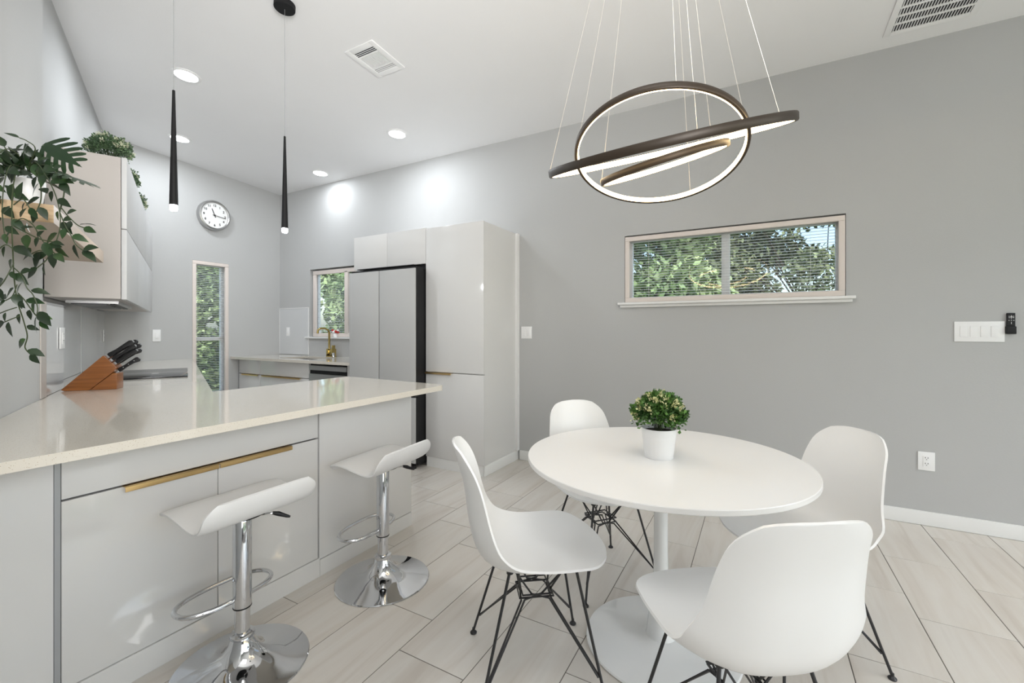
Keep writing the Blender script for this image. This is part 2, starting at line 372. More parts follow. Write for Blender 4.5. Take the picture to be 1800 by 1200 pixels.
# ---------------------------------------------------------------- trees outside
def leaves_np(rng, centers, radii, n, size, hollow=.35):
    k = rng.integers(0, len(centers), n); c = np.array(centers)[k]; r = np.array(radii)[k]
    d = rng.normal(size=(n, 3)); d /= np.linalg.norm(d, axis=1)[:, None]
    rad = (hollow+(1-hollow)*rng.random(n)**.6)[:, None]
    p = c + d*rad*r
    a = rng.normal(size=(n, 3)); a /= np.linalg.norm(a, axis=1)[:, None]
    b = np.cross(a, rng.normal(size=(n, 3))); b /= np.linalg.norm(b, axis=1)[:, None]
    s = size*(.6+.8*rng.random(n))[:, None]
    v = np.empty((n, 4, 3)); v[:, 0] = p-a*s; v[:, 1] = p+b*s*.5; v[:, 2] = p+a*s; v[:, 3] = p-b*s*.5
    return v.reshape(-1, 3)
def leaf_obj(name, V, m, parent, kind='stuff'):
    n = len(V)//4; me = bpy.data.meshes.new(name); me.vertices.add(len(V)); me.vertices.foreach_set('co', V.ravel())
    me.loops.add(4*n); me.loops.foreach_set('vertex_index', np.arange(4*n)); me.polygons.add(n); me.polygons.foreach_set('loop_start', np.arange(n)*4)
    try: me.polygons.foreach_set('loop_total', np.full(n, 4))
    except Exception: pass
    me.update(calc_edges=True); me.materials.append(m)
    return link(name, me, parent, kind=kind)
def tree(name, label, x, y, h, blobs, n, size, m, seed, cat='tree'):
    t = thing(name, label, cat, (x, y, -.2), 0, 'trees outside the windows')
    rng = np.random.default_rng(seed)
    b = MB(); b.tube([(0, 0, 0), (.05, .03, h*.3), (0, .08, h*.5), (.03, 0, h*.7)], [.09, .07, .04, .015], 8)
    for c, r in blobs: b.tube([(0, .05, h*.35), (c[0]*.5, c[1]*.5, (h*.35+c[2])/2), c], [.022, .014, .006], 6)
    b.build('trunk', M_bark, t, smooth=True)
    leaf_obj('foliage', leaves_np(rng, [c for c, r in blobs], [r for c, r in blobs], n, size), m, t)
    return t
rr = random.Random(5)
def blobs(n, R, z0, z1, r0, r1, ry=None):
    return [((rr.uniform(-R, R), rr.uniform(-(ry or R), ry or R), rr.uniform(z0, z1)), (rr.uniform(r0, r1),)*3) for _ in range(n)]
tree('tree', 'dense green hedge-like tree seen through the left half of the wide window', 8.6, 2.1, 4.2, blobs(16, .7, 1.2, 3.7, .5, .8, 1.3), 26000, .07, M_treeA, 1)
tree('tree', 'dark open-branched tree with sky gaps seen through the right half of the wide window', 12.2, -1.3, 3.6, blobs(30, 1.0, 1.9, 5.0, .3, .75, 2.5), 21000, .065, M_treeB, 2)
tree('tree', 'green tree seen through the window over the sink', 7.2, 8.0, 4.5, blobs(16, .8, .6, 3.9, .5, .9, 1.0), 24000, .07, M_treeA, 3)
tree('tree', 'grey green tree seen through the tall narrow window', 5.7, 11.9, 4.4, blobs(16, 1.1, .3, 3.6, .5, .8, .7), 20000, .07, M_treeA, 4)

# ---------------------------------------------------------------- peninsula and left run
def wall_pt(a, y): return (a+K*y, y)
YP0, YP1 = 1.65, 2.56
arc = [(2.135-.05+.05*sin(t), YP0+.05-.05*cos(t)) for t in np.linspace(0, PI/2, 6)]
fx = lambda y: 1.264+.434*(y-2.515)
top_poly = [wall_pt(A_NEAR+.002, YP0)] + arc + [(2.18, YP1-.02), (2.165, YP1), (fx(YP1), YP1), (fx(YB-.002), YB-.002), wall_pt(A_MAIN+.003, YB-.002), wall_pt(A_MAIN+.003, 3.47), wall_pt(A_NEAR+.003, 3.47)]
ct = MB().prism(top_poly, .884, .914).build('countertop', M_quartz)
tag(ct, 'cream speckled quartz countertop of the peninsula running back to the cooktop', 'countertop')
YC = 1.94
# left filler panel
c = thing('base_cabinet', 'plain white gloss panelled cabinet end beside the left wall under the peninsula top', 'cabinet', (0, 0, 0))
MB().prism([wall_pt(A_NEAR+.004, YC), (.508, YC), (.508, 2.53), wall_pt(A_NEAR+.004, 2.53)], 0, .883).build('body', M_gloss, c)
box('edge_trim', .509, .5235, YC-.002, YC+.03, 0, .883, M_greytrim, c)
# middle unit: one wide drawer over two doors
c = thing('base_cabinet', 'white gloss cabinet with one wide drawer over two doors behind the front stool', 'cabinet', (0, 0, 0))
box('body', .530, 1.466, YC+.024, 2.50, .095, .883, M_gap, c)
box('plinth', .525, 1.47, YC-.006, YC+.02, 0, .093, M_gloss, c)
box('drawer', .526, 1.464, YC, YC+.021, .703, .882, M_gloss, c, bevel=.0015)
for x0, x1, h0, h1 in ((.526, .9915, .682, .988), (.9945, 1.464, .992, 1.312)):
    d = box('door', x0, x1, YC, YC+.021, .0945, .696, M_gloss, c, bevel=.0015)
    hb = MB(); hb.box(h0, h1, YC-.020, YC+.012, .6962, .6985); hb.box(h0, h1, YC-.020, YC-.0175, .680, .6985)
    hb.build('handle', M_gold, d, bevel=.0006)['label'] = 'long brushed gold edge pull'
# right unit: plain panel
c = thing('base_cabinet', 'plain white gloss panelled cabinet at the free end of the peninsula', 'cabinet', (0, 0, 0))
box('body', 1.472, 2.15, YC+.022, 2.53, .0, .883, M_gloss, c)
box('door', 1.473, 2.15, YC, YC+.021, .084, .882, M_gloss, c, bevel=.0015)
box('plinth', 1.472, 2.148, YC-.006, YC+.02, 0, .082, M_gloss, c)
# left run base units (support the top behind the peninsula)
c = thing('base_cabinet', 'white base cabinets under the cooktop run by the left wall', 'cabinet', (0, 0, 0))
def fr(y, back): return (1.264+.434*(y-2.515)-back, y)
MB().prism([wall_pt(A_MAIN+.01, 3.5), fr(2.6+.0, .06) if False else (1.20+.434*.1, 2.6), fr(5.7, .06), wall_pt(A_MAIN+.01, 5.7)], .09, .883).build('body', M_gloss, c)
dirv = Vector((.434, 1, 0)).normalized(); nv = Vector((dirv.y, -dirv.x, 0))
for k in range(4):
    s0 = 2.65+k*.76; p = Vector(fr(s0, .055)+(0,)); Mx = Matrix(((dirv.x, nv.x, 0, p.x), (dirv.y, nv.y, 0, p.y), (0, 0, 1, 0), (0, 0, 0, 1)))
    box('door', 0, .80, 0, .02, .1, .875, M_gloss, c, M=Mx)
MB().prism([(1.15, 2.62), (1.22, 2.62), fr(5.7, .1), fr(5.7, .2)], 0, .09).build('plinth', M_gloss, c)

# backsplash panel low on the near wall, with its white end trim
g = thing('backsplash', 'grey glass backsplash panel with white end trim behind the knife block', 'backsplash', (0, 0, 0))
MB().prism([wall_pt(A_NEAR, 3.045), wall_pt(A_NEAR, 3.455), wall_pt(A_MAIN+.001, 3.49), wall_pt(A_MAIN+.001, 3.10)], .915, 1.385).build('panel', M_bsplash, g)
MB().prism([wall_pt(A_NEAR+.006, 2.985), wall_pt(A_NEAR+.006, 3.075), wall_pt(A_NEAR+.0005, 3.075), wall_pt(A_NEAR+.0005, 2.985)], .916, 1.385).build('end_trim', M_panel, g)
g = thing('backsplash', 'grey glass backsplash panel between cooktop and wall cabinet', 'backsplash', (0, 0, 0))
MB().prism([wall_pt(A_MAIN+.008, 3.50), wall_pt(A_MAIN+.008, YB-.01), wall_pt(A_MAIN+.001, YB-.01), wall_pt(A_MAIN+.001, 3.50)], .916, 1.43).build('panel', M_bsplash, g)
for y in (4.6,):
    MB().prism([wall_pt(A_MAIN+.009, y), wall_pt(A_MAIN+.009, y+.02), wall_pt(A_MAIN+.0075, y+.02), wall_pt(A_MAIN+.0075, y)], .916, 1.43).build('joint_strip', M_trim, g)
g = thing('backsplash', 'grey glass backsplash panel with white edge left of the sink window', 'backsplash', (0, 0, 0))
box('panel', XW-.006, XW-.0005, 5.145, 5.752, .92, 1.535, M_bsplash, g)
b = MB(); b.box(XW-.009, XW-.0003, 5.138, 5.146, .92, 1.543); b.box(XW-.009, XW-.0003, 5.146, 5.757, 1.535, 1.543); b.box(XW-.009, XW-.0003, 5.750, 5.757, .92, 1.535)
b.build('edge_trim', M_trim, g)

# cooktop
ax = Vector((.4135, .9105, 0)).normalized(); px_ = Vector((ax.y, -ax.x, 0))
o_ = Vector((1.607, 3.532, .9145))   # near front corner
Mx = Matrix(((ax.x, px_.x, 0, o_.x), (ax.y, px_.y, 0, o_.y), (0, 0, 1, o_.z), (0, 0, 0, 1)))
ck = thing('cooktop', 'black glass cooktop set on the quartz counter behind the knife block', 'cooktop', (0, 0, 0))
box('glass_top', 0, .79, -.50, 0, .002, .009, M_ctglass, ck, bevel=.0015, M=Mx); box('base', .01, .78, -.49, -.01, 0, .002, M_bplast, ck, M=Mx)

# ---------------------------------------------------------------- wall cabinets (left)
O_ = Vector((1.186, 3.399, 0))
def LM(z=0): return Matrix(((ax.x, px_.x, 0, O_.x), (ax.y, px_.y, 0, O_.y), (0, 0, 1, z), (0, 0, 0, 1)))   # local x along wall, y = out of wall from front corner
uc = thing('wall_cabinet', 'tall white two-tier wall cabinet over the cooktop, plants on its top', 'cabinet', (0, 0, 0))
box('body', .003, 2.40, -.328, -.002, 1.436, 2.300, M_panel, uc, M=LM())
for k in range(3):
    for z0, z1 in ((1.433, 1.861), (1.866, 2.302)):
        box('door', .0+k*.802, .799+k*.802, .001, .026, z0, z1, M_satin, uc, bevel=.0015, M=LM())
hd = thing('range_hood', 'slim steel range hood insert under the wall cabinet', 'range hood', (0, 0, 0))
box('housing', .30, 1.15, -.29, -.04, 1.418, 1.4355, M_brushed, hd, M=LM())
for k in range(2): box('filter', .33+k*.41, .70+k*.41, -.27, -.10, 1.411, 1.4178, M_dark, hd, M=LM())
box('control_strip', .33, 1.11, -.085, -.06, 1.412, 1.4178, M_bplast, hd, M=LM())

# wooden shelf on the near wall
sO = Vector((.517, 1.971, 0))
SM = Matrix(((ax.x, px_.x, 0, sO.x), (ax.y, px_.y, 0, sO.y), (0, 0, 1, 0), (0, 0, 0, 1)))
sh = thing('wall_shelf', 'thick light oak floating shelf carrying the trailing plant on the left wall', 'shelf', (0, 0, 0))
box('board', 0, 1.035, -.232, 0, 1.588, 1.645, M_shelf, sh, M=SM)
box('end_cap', -.003, 0, -.232, 0, 1.588, 1.645, M_wood, sh, M=SM)

# ---------------------------------------------------------------- fridge wall
pc = thing('pantry_cabinet', 'tall white gloss pantry cabinet right of the fridge', 'cabinet', (0, 0, 0))
box('body', 3.164, XW-.002, 2.032, 2.656, .09, 2.172, M_gloss, pc)
box('plinth', 3.145, XW-.002, 2.040, 2.65, 0, .09, M_trim, pc)
box('door', 3.14, 3.162, 2.030, 2.656, .868, 2.174, M_gloss, pc, bevel=.0015)
d = box('door', 3.14, 3.162, 2.030, 2.656, .092, .860, M_gloss, pc, bevel=.0015)
hb = MB(); hb.box(3.118, 3.150, 2.36, 2.65, .861, .8635); hb.box(3.118, 3.1205, 2.36, 2.65, .848, .8635); hb.build('handle', M_gold, d, bevel=.0006)['label'] = 'brushed gold edge pull'
box('wall_filler', 3.70, XW-.002, 2.006, 2.031, .09, 2.170, M_trim, pc)
box('side_baseboard', 3.15, XW-.002, 2.020, 2.039, 0, .09, M_trim, pc, bevel=.003)
oc = thing('overfridge_cabinet', 'two-door white wall cabinet above the fridge', 'cabinet', (0, 0, 0))
box('body', 3.164, XW-.002, 2.662, 3.60, 1.862, 2.182, M_gloss, oc)
for y0, y1 in ((2.661, 3.138), (3.142, 3.60)): box('door', 3.14, 3.162, y0, y1, 1.856, 2.184, M_gloss, oc, bevel=.0015)
hb = MB(); hb.box(3.112, 3.16, 2.78, 3.52, 1.846, 1.854); hb.build('handle', M_bplast, oc)['label'] = 'black edge pull under both doors'
fr_ = thing('refrigerator', 'grey four-door refrigerator with black sides beside the pantry cabinet', 'refrigerator', (0, 0, 0))
box('body', 3.05, XW-.03, 2.668, 3.50, .03, 1.795, M_bplast, fr_, bevel=.004)
box('top_hinge_cover', 3.02, 3.4, 2.67, 3.50, 1.796, 1.818, M_bplast, fr_)
box('gap_shade_block', 3.17, 3.60, 2.67, 3.50, 1.819, 1.855, M_bplast, fr_)  # black block added so the gap under the cabinet reads as deep shade
for nm, y0, y1, z0, z1 in (('door', 2.662, 3.096, .690, 1.80), ('door', 3.108, 3.503, .690, 1.80), ('door', 2.662, 3.096, .055, .640), ('door', 3.108, 3.503, .055, .640)):
    d = box(nm, 2.998, 3.012, y0, y1, z0, z1, M_fridge, fr_, bevel=.002)
    box('door_core', 3.013, 3.049, y0+.002, y1-.002, z0-.01, z1-.002, M_bplast, d)
box('handle_recess', 3.004, 3.049, 2.664, 3.50, .645, .675, M_bplast, fr_)
for x in (3.03, 3.6):
    for y in (2.70, 3.44): MB().lathe([(.02, 0), (.02, .032)], 12).build('foot', M_bplast, fr_, loc=(x, y, 0))

# ---- sink run
so = MB()
x0, x1 = 3.09, XW-.002
hx0, hx1, hy0, hy1 = 3.22, 3.60, 4.375, 5.02
for r in ((x0, hx0, 3.56, YB-.002), (hx1, x1, 3.56, YB-.002), (hx0, hx1, 3.56, hy0), (hx0, hx1, hy1, YB-.002)): so.box(r[0], r[1], r[2], r[3], .884, .914)
s_ct = so.build('countertop', M_quartz); tag(s_ct, 'cream quartz countertop with the sink under the window', 'countertop')
sk = MB(); sk.box(hx0-.01, hx1+.01, hy0-.01, hy1+.01, .70, .706); sk.box(hx0-.008, hx0-.001, hy0, hy1, .706, .884); sk.box(hx1+.001, hx1+.008, hy0, hy1, .706, .884)
sk.box(hx0, hx1, hy0-.008, hy0-.001, .706, .884); sk.box(hx0, hx1, hy1+.001, hy1+.008, .706, .884)
tag(sk.build('sink', M_dark), 'dark steel undermount sink basin in the counter under the window', 'sink')
c = thing('base_cabinet', 'white gloss sink cabinet with gold edge pulls in the far corner', 'cabinet', (0, 0, 0))
b = MB(); b.box(3.205, XW-.003, 5.05, 5.735, .09, .883); b.box(3.205, XW-.003, 4.36, 5.05, .09, .69); b.build('body', M_gloss, c)
box('plinth', 3.24, XW-.003, 4.36, 5.735, 0, .088, M_gloss, c)
for y0, y1, h0, h1 in ((5.285, 5.725, 5.30, 5.64), (4.366, 5.280, 4.50, 5.22)):
    box('drawer', 3.18, 3.202, y0, y1, .706, .876, M_gloss, c, bevel=.0015)
    d = box('door', 3.18, 3.202, y0, y1, .092, .699, M_gloss, c, bevel=.0015)
    hb = MB(); hb.box(3.158, 3.19, h0, h1, .6995, .702); hb.box(3.158, 3.1605, h0, h1, .686, .702); hb.build('handle', M_gold, d)['label'] = 'brushed gold edge pull'
box('side_panel', 3.185, 3.21, 5.728, 5.756, 0, .883, M_greytrim, c)
dw = thing('dishwasher', 'stainless steel dishwasher beside the fridge under the sink counter', 'dishwasher', (0, 0, 0))
box('body', 3.21, XW-.02, 3.75, 4.352, .09, .86, M_dark, dw); box('door', 3.17, 3.208, 3.752, 4.352, .10, .765, M_brushed, dw, bevel=.003)
box('control_panel', 3.17, 3.208, 3.752, 4.352, .805, .855, M_brushed, dw, bevel=.003); box('handle_recess', 3.188, 3.208, 3.752, 4.352, .766, .804, M_bplast, dw)
box('plinth', 3.23, XW-.02, 3.75, 4.352, 0, .089, M_bplast, dw)
c = thing('filler_panel', 'narrow white panel between dishwasher and fridge', 'panel', (0, 0, 0))
box('board', 3.18, XW-.01, 3.58, 3.745, 0, .883, M_gloss, c)

# faucet
fc = thing('faucet', 'brushed gold kitchen faucet with square body behind the sink', 'faucet', (3.66, 4.60, .914))
b = MB(); b.box(-.03, .03, -.06, .06, .0, .012); b.box(-.028, .028, -.058, -.022, .012, .10); b.box(-.028, .028, .022, .058, .012, .10); b.box(-.022, .022, -.022, .022, .04, .085); b.build('body', M_goldf, fc, bevel=.002)
MB().tube([(0, .035, .09), (0, .035, .30), (-.02, .035, .335), (-.06, .035, .35), (-.13, .035, .35), (-.16, .035, .33), (-.165, .035, .29)], .013, 10).build('spout', M_goldf, fc, smooth=True)
b = MB(); b.box(-.016, .016, -.055, -.025, .10, .145); b.build('lever', M_goldf, fc, bevel=.002)
MB().lathe([(.016, 0), (.016, .05), (.012, .055)], 12).build('soap_nozzle', M_chrome, fc, loc=(-.04, -.09, 0), smooth=True)
fw = thing('flower_ornament', 'small red and white flower ornament on the sink window sill', 'ornament', (XW+.01, 4.64, 1.157))
MB().lathe([(.022, 0), (.028, .03), (.02, .045)], 14).build('pot', M_white, fw, smooth=True)
for k in range(7):
    a = k*2*PI/7; pr = MB(); pr.lathe([(.001, 0), (.016, .01), (.018, .02), (.004, .03)], 8)
    pr.build('petal', M_red if k % 2 == 0 else M_white, fw, loc=(.012*cos(a), .05*sin(a), .045+.012*(k % 3)), smooth=True)
bt = thing('soap_bottle', 'small dark bottle on the counter against the fridge side', 'bottle', (3.52, 3.98, .914))
MB().lathe([(.02, 0), (.022, .004), (.022, .09), (.010, .105), (.010, .12), (.012, .122), (.012, .135)], 16).build('bottle_body', M_bplast, bt, smooth=True)
MB().tube([(0, 0, .13), (0, 0, .15), (-.03, 0, .15)], .004, 6).build('pump', M_bplast, bt, smooth=True)

# ---------------------------------------------------------------- knife block
kb = thing('knife_block', 'slanted cherry wood knife block on the counter by the left wall', 'knife block', tuple(RH*-2.213+WH*2.465+Vector((0, 0, .9145))), 0)
KR = math.atan2(RH.y, RH.x)+math.radians(22)
kb.rotation_euler = (0, 0, KR)     # local x runs along the camera's right, y away
def kp(x, y): return ((x-205)*.00245, (681-y)*.00316)
def side_prism(b, pts, y0, y1):
    n = len(pts); b.add([(x, y0, z) for x, z in pts]+[(x, y1, z) for x, z in pts], [tuple(range(n)), tuple(range(2*n-1, n-1, -1))]+[(i, n+i, n+(i+1) % n, (i+1) % n) for i in range(n)])
b = MB(); side_prism(b, [kp(107, 679), kp(113, 681), kp(156, 681), kp(197, 651.5), kp(205, 643), kp(180.5, 621)], 0, .085); b.build('block_body', M_block, kb, bevel=.002)
b = MB(); side_prism(b, [kp(157.2, 681), kp(205, 681), kp(205, 653), kp(198, 652.2)], 0, .085); b.build('block_foot', M_block, kb, bevel=.002)
# knives: start on the slanted face, point along (0.80, 0.60)
kd = Vector((.80, 0, .60)).normalized(); kn = Vector((-.60, 0, .80))
def knife(start, y, L, wd, label, name='knife', steel=True):
    k = thing(name, label, 'knife', (0, 0, 0), 0, 'knives in the block'); k.matrix_world = kb_M @ Matrix.Translation((start[0], y, start[1]))
    b = MB()
    prof = [(0, .42), (.08, .5), (.35, .36), (.7, .46), (.92, .5), (1.0, .25)]
    up = [kd*(L*s+.012) + kn*(wd*h_) for s, h_ in prof]; dn = [kd*(L*s+.012) - kn*(wd*h_*(.9 if s < .9 else 1.5)) for s, h_ in reversed(prof)]
    pts = [(p.x, p.z) for p in up+dn]; side_prism(b, pts, -.008, .008); b.build('handle', M_bplast, k, bevel=.002)
    if steel:
        b = MB(); pts = [kd*-.004+kn*wd*.4, kd*.013+kn*wd*.4, kd*.013-kn*wd*.4, kd*-.004-kn*wd*.4]; side_prism(b, [(p.x, p.z) for p in pts], -.006, .006); b.build('bolster', M_chrome, k)
        b = MB(); pts = [kd*(L+.011)+kn*wd*.3, kd*(L+.015)+kn*wd*.25, kd*(L+.015)-kn*wd*.35, kd*(L+.011)-kn*wd*.35]; side_prism(b, [(p.x, p.z) for p in pts], -.006, .006); b.build('end_cap', M_chrome, k)
    for s in (.25, .5, .78) if 'riveted' in label else ():
        p = kd*(L*s+.012); MB().lathe([(.0028, -.0092), (.0028, .0092)], 8, Matrix.Translation(p) @ Matrix.Rotation(PI/2, 4, 'X')).build('rivet', M_chrome, k)
    return k
kb_M = Matrix.Translation(kb.location) @ Matrix.Rotation(KR, 4, 'Z')
def fp(s): a = Vector(kp(180.5, 621)); b_ = Vector(kp(205, 643)); return a+(b_-a)*s
knife(fp(.14), .02, .135, .026, 'black-handled knife at the top near corner of the block')
knife(fp(.14), .062, .140, .024, 'black-handled knife at the top far corner of the block')
knife(fp(.44), .018, .128, .020, 'black-handled knife in the middle near slot of the block')
knife(fp(.46), .060, .138, .020, 'black-handled knife in the middle far slot of the block')
knife(fp(.70), .022, .115, .020, 'black-handled knife in the lower near slot of the block')
knife(fp(.72), .06, .120, .020, 'black-handled knife in the lower far slot of the block')
knife(Vector(kp(200, 651)), .035, .115, .024, 'riveted black knife in the lowest slot, apart from the others')

# ---------------------------------------------------------------- wall plates
def plate(name, label, cat, M, w_, h_, rockers, outlet=False, group=None):
    """local: x to the right, z up, -y out of the wall"""
    t = thing(name, label, cat, (0, 0, 0), 0, group)
    box('plate', -w_/2, w_/2, -.006, 0, -h_/2, h_/2, M_white, t, bevel=.0015, M=M)
    for i in range(rockers):
        x = (i-(rockers-1)/2)*.046; s = 'rocker' if not outlet else 'socket_insert'
        r = box(s, x-.0165, x+.0165, -.009, -.006, -.033, .033, M_white, t, bevel=.001, M=M)
        if outlet:
            for z in (-.018, .018):
                b = MB(); b.box(x-.008, x-.005, -.0095, -.0089, z+.001, z+.009, M); b.box(x+.005, x+.008, -.0095, -.0089, z+.001, z+.008, M); b.box(x-.002, x+.002, -.0095, -.0089, z-.008, z-.004, M)
                b.build('slot', M_bplast, r)
    return t
def on_right(y, z): return Matrix(((0, 1, 0, XW-.0005), (-1, 0, 0, y), (0, 0, 1, z), (0, 0, 0, 1)))
def on_back(x, z): return Matrix(((1, 0, 0, x), (0, 1, 0, YB-.0005), (0, 0, 1, z), (0, 0, 0, 1)))
def on_left(a, y, z):
    return Matrix(((ax.x, -px_.x, 0, a+K*y), (ax.y, -px_.y, 0, y), (0, 0, 1, z), (0, 0, 0, 1)))
plate('light_switch', 'white four-rocker switch plate beside the black remote', 'light switch', on_right(-1.18, 1.236), .222, .124, 4)
plate('light_switch', 'white two-rocker switch plate beside the pantry cabinet', 'light switch', on_right(1.929, 1.222), .112, .114, 2)
plate('wall_outlet', 'white double socket low on the right wall above the baseboard', 'outlet', on_right(-.939, .409), .082, .118, 1, True)
plate('light_switch', 'white single switch plate on the back wall left of the tall window', 'light switch', on_back(2.317, 1.185), .074, .13, 1)
plate('light_switch', 'white single switch plate in the far corner left of the sink window', 'light switch', on_right(5.57, 1.225), .074, .118, 1)
plate('wall_outlet', 'white socket on the glass backsplash above the knife block', 'outlet', on_left(A_NEAR+.002, 3.392, 1.20), .112, .118, 1, True)
plate('wall_outlet', 'white socket deep in the corner above the cooktop', 'outlet', on_left(A_MAIN+.010, 5.62, 1.19), .074, .118, 1, True)
# remote in its wall holder
rm = thing('remote_control', 'black remote control in a wall holder beside the four-rocker switch', 'remote', (0, 0, 0))
MR = on_right(-1.315, 1.285)
box('holder', -.021, .021, -.020, 0, -.063, -.018, M_bplast, rm, bevel=.003, M=MR); rb = box('remote_body', -.0175, .0175, -.016, -.002, -.055, .062, M_bplast, rm, bevel=.003, M=MR)
for (x, z) in ((-.009, .042), (.009, .042), (-.009, .034), (.009, .034), (0, .046), (0, .038), (0, .029), (-.010, .018), (0, .018), (.010, .018)):
    s = .0022 if (x, z) != (0, .038) else .004
    box('button', x-s, x+s, -.0168, -.0158, z-s*.7, z+s*.7, M_white, rb, M=MR)
box('mark', -.001, .001, -.0163, -.0158, -.004, .009, M_white, rb, M=MR)

# ---------------------------------------------------------------- clock
ck = thing('wall_clock', 'round silver-rimmed wall clock with white face on the back wall', 'clock', (2.885, YB-.001, 2.625))
RX = Matrix.Rotation(PI/2, 4, 'X')
MB().lathe([(.178, 0), (.180, .01), (.178, .05), (.172, .062), (.160, .066), (.152, .060), (.150, .045)], 56, RX).build('rim', M_brushed, ck, smooth=True)
MB().lathe([(.152, .040), (.152, .046)], 56, RX).build('dial', M_clockface, ck)
def text_mesh(s, size):
    cu = bpy.data.curves.new('numeral', 'FONT'); cu.body = s; cu.size = size; cu.align_x = 'CENTER'; cu.align_y = 'CENTER'; cu.extrude = .0006; cu.offset = .0006
    o = bpy.data.objects.new('tmp', cu); C.objects.link(o); bpy.context.view_layer.update()
    me = bpy.data.meshes.new_from_object(o.evaluated_get(bpy.context.evaluated_depsgraph_get())); bpy.data.objects.remove(o); me.materials.clear(); me.materials.append(M_bplast); return me
for n in range(1, 13):
    a = PI/2-n*PI/6; me = text_mesh(str(n), .038); o = link('numeral', me, ck, (.118*cos(a), -.048, .118*sin(a))); o.rotation_euler = (PI/2, 0, 0)
def hand(name, ang, L, wd, d):
    M = Matrix.Rotation(ang, 4, 'Y'); MB().box(-wd, wd, -d-.002, -d, -.025, L, M).build(name, M_bplast, ck)
hand('hour_hand', math.radians(338), .082, .004, .050); hand('minute_hand', math.radians(97), .125, .003, .054)
MB().lathe([(.008, .046), (.008, .06)], 12, RX).build('hub', M_bplast, ck)

# ---------------------------------------------------------------- ceiling fittings
tilt = math.atan(.0615)
def ceilM(x, y): return Matrix.Translation((x, y, ceil_z(x)-.0005)) @ Matrix.Rotation(tilt, 4, 'Y')
for (x, y, lab) in ((1.757, 3.885, 'round recessed ceiling light nearest the left pendant'), (2.265, 5.136, 'round recessed ceiling light half behind the left pendant'), (3.172, 3.041, 'round recessed ceiling light above the fridge'), (3.478, 4.565, 'round recessed ceiling light in the far corner over the sink')):
    t = thing('recessed_light', lab, 'ceiling light', (0, 0, 0), 0, 'recessed kitchen lights')
    M = ceilM(x, y)
    MB().lathe([(.098, 0), (.098, -.003), (.090, -.008), (.078, -.008), (.076, -.004)], 40, M).build('trim_ring', M_white, t, smooth=True)
    MB().lathe([(.0755, -.002), (.0755, -.0055)], 40, M).build('diffuser', M_cool, t)
    light('AREA', 'recessed_glow', M @ Vector((0, 0, -.02)), 6.0 if x > 3.4 else 13.0, (.9, .95, 1), (0, 0, 0), .14)
# small supply register
t = thing('ceiling_vent', 'small white rectangular ceiling register between the recessed lights', 'vent', (0, 0, 0))
M = ceilM(2.29, 2.405)
b = MB()
for r in ((-.16, .16, -.135, -.095), (-.16, .16, .095, .135), (-.16, -.115, -.095, .095), (.115, .16, -.095, .095)): b.box(r[0], r[1], r[2], r[3], -.008, 0, M)
b.build('frame', M_white, t, bevel=.002)
box('backing', -.118, .118, -.098, .098, -.0012, -.0002, M_dark, t, M=M)
box('divider', -.066, -.058, -.095, .095, -.007, -.001, M_white, t, M=M); box('divider', .062, .070, -.095, .095, -.007, -.001, M_white, t, M=M)
for k in range(4): box('louvre', -.113+k*.0145, -.109+k*.0145, -.095, .095, -.0035, -.0015, M_white, t, M=M)
for k in range(15): box('louvre', -.055, .060, -.0925+k*.0127, -.0835+k*.0127, -.0045, -.0015, M_white, t, M=M)
for k in range(3): box('louvre', .073+k*.0145, .082+k*.0145, -.095, .095, -.0040, -.0015, M_white, t, M=M)
# large return grille
t = thing('ceiling_vent', 'large white return air grille at the top right of the ceiling', 'vent', (0, 0, 0))
M = ceilM(3.35, -.91); hx, hy = .255, .215
b = MB()
for r in ((-hx, hx, -hy, -hy+.035), (-hx, hx, hy-.035, hy), (-hx, -hx+.035, -hy+.035, hy-.035), (hx-.035, hx, -hy+.035, hy-.035)): b.box(r[0], r[1], r[2], r[3], -.008, 0, M)
b.build('frame', M_white, t, bevel=.002)
box('backing', -hx+.03, hx-.03, -hy+.03, hy-.03, -.0012, -.0002, M_dark, t, M=M)
nb = 6; Lx = 2*(hx-.035)
for k in range(1, nb): x = -hx+.035+k*Lx/nb; box('cross_bar', x-.006, x+.006, -hy+.035, hy-.035, -.0085, -.001, M_white, t, M=M)
nf = 26; Ly = 2*(hy-.035)
fin = MB().add([(-hx+.035, 0, -.001), (hx-.035, 0, -.001), (hx-.035, .0075, -.0075), (-hx+.035, .0075, -.0075), (-hx+.035, .0012, -.0008), (hx-.035, .0012, -.0008), (hx-.035, .0087, -.0073), (-hx+.035, .0087, -.0073)],
               [(0, 1, 2, 3), (7, 6, 5, 4), (0, 4, 5, 1), (3, 2, 6, 7), (0, 3, 7, 4), (1, 5, 6, 2)]).build('louvre', M_white, t)
for k in range(nf):
    o = fin if k == 0 else fin.copy()
    if k: C.objects.link(o)
    o.matrix_basis = M @ Matrix.Translation((0, -hy+.037+k*Ly/nf, 0))

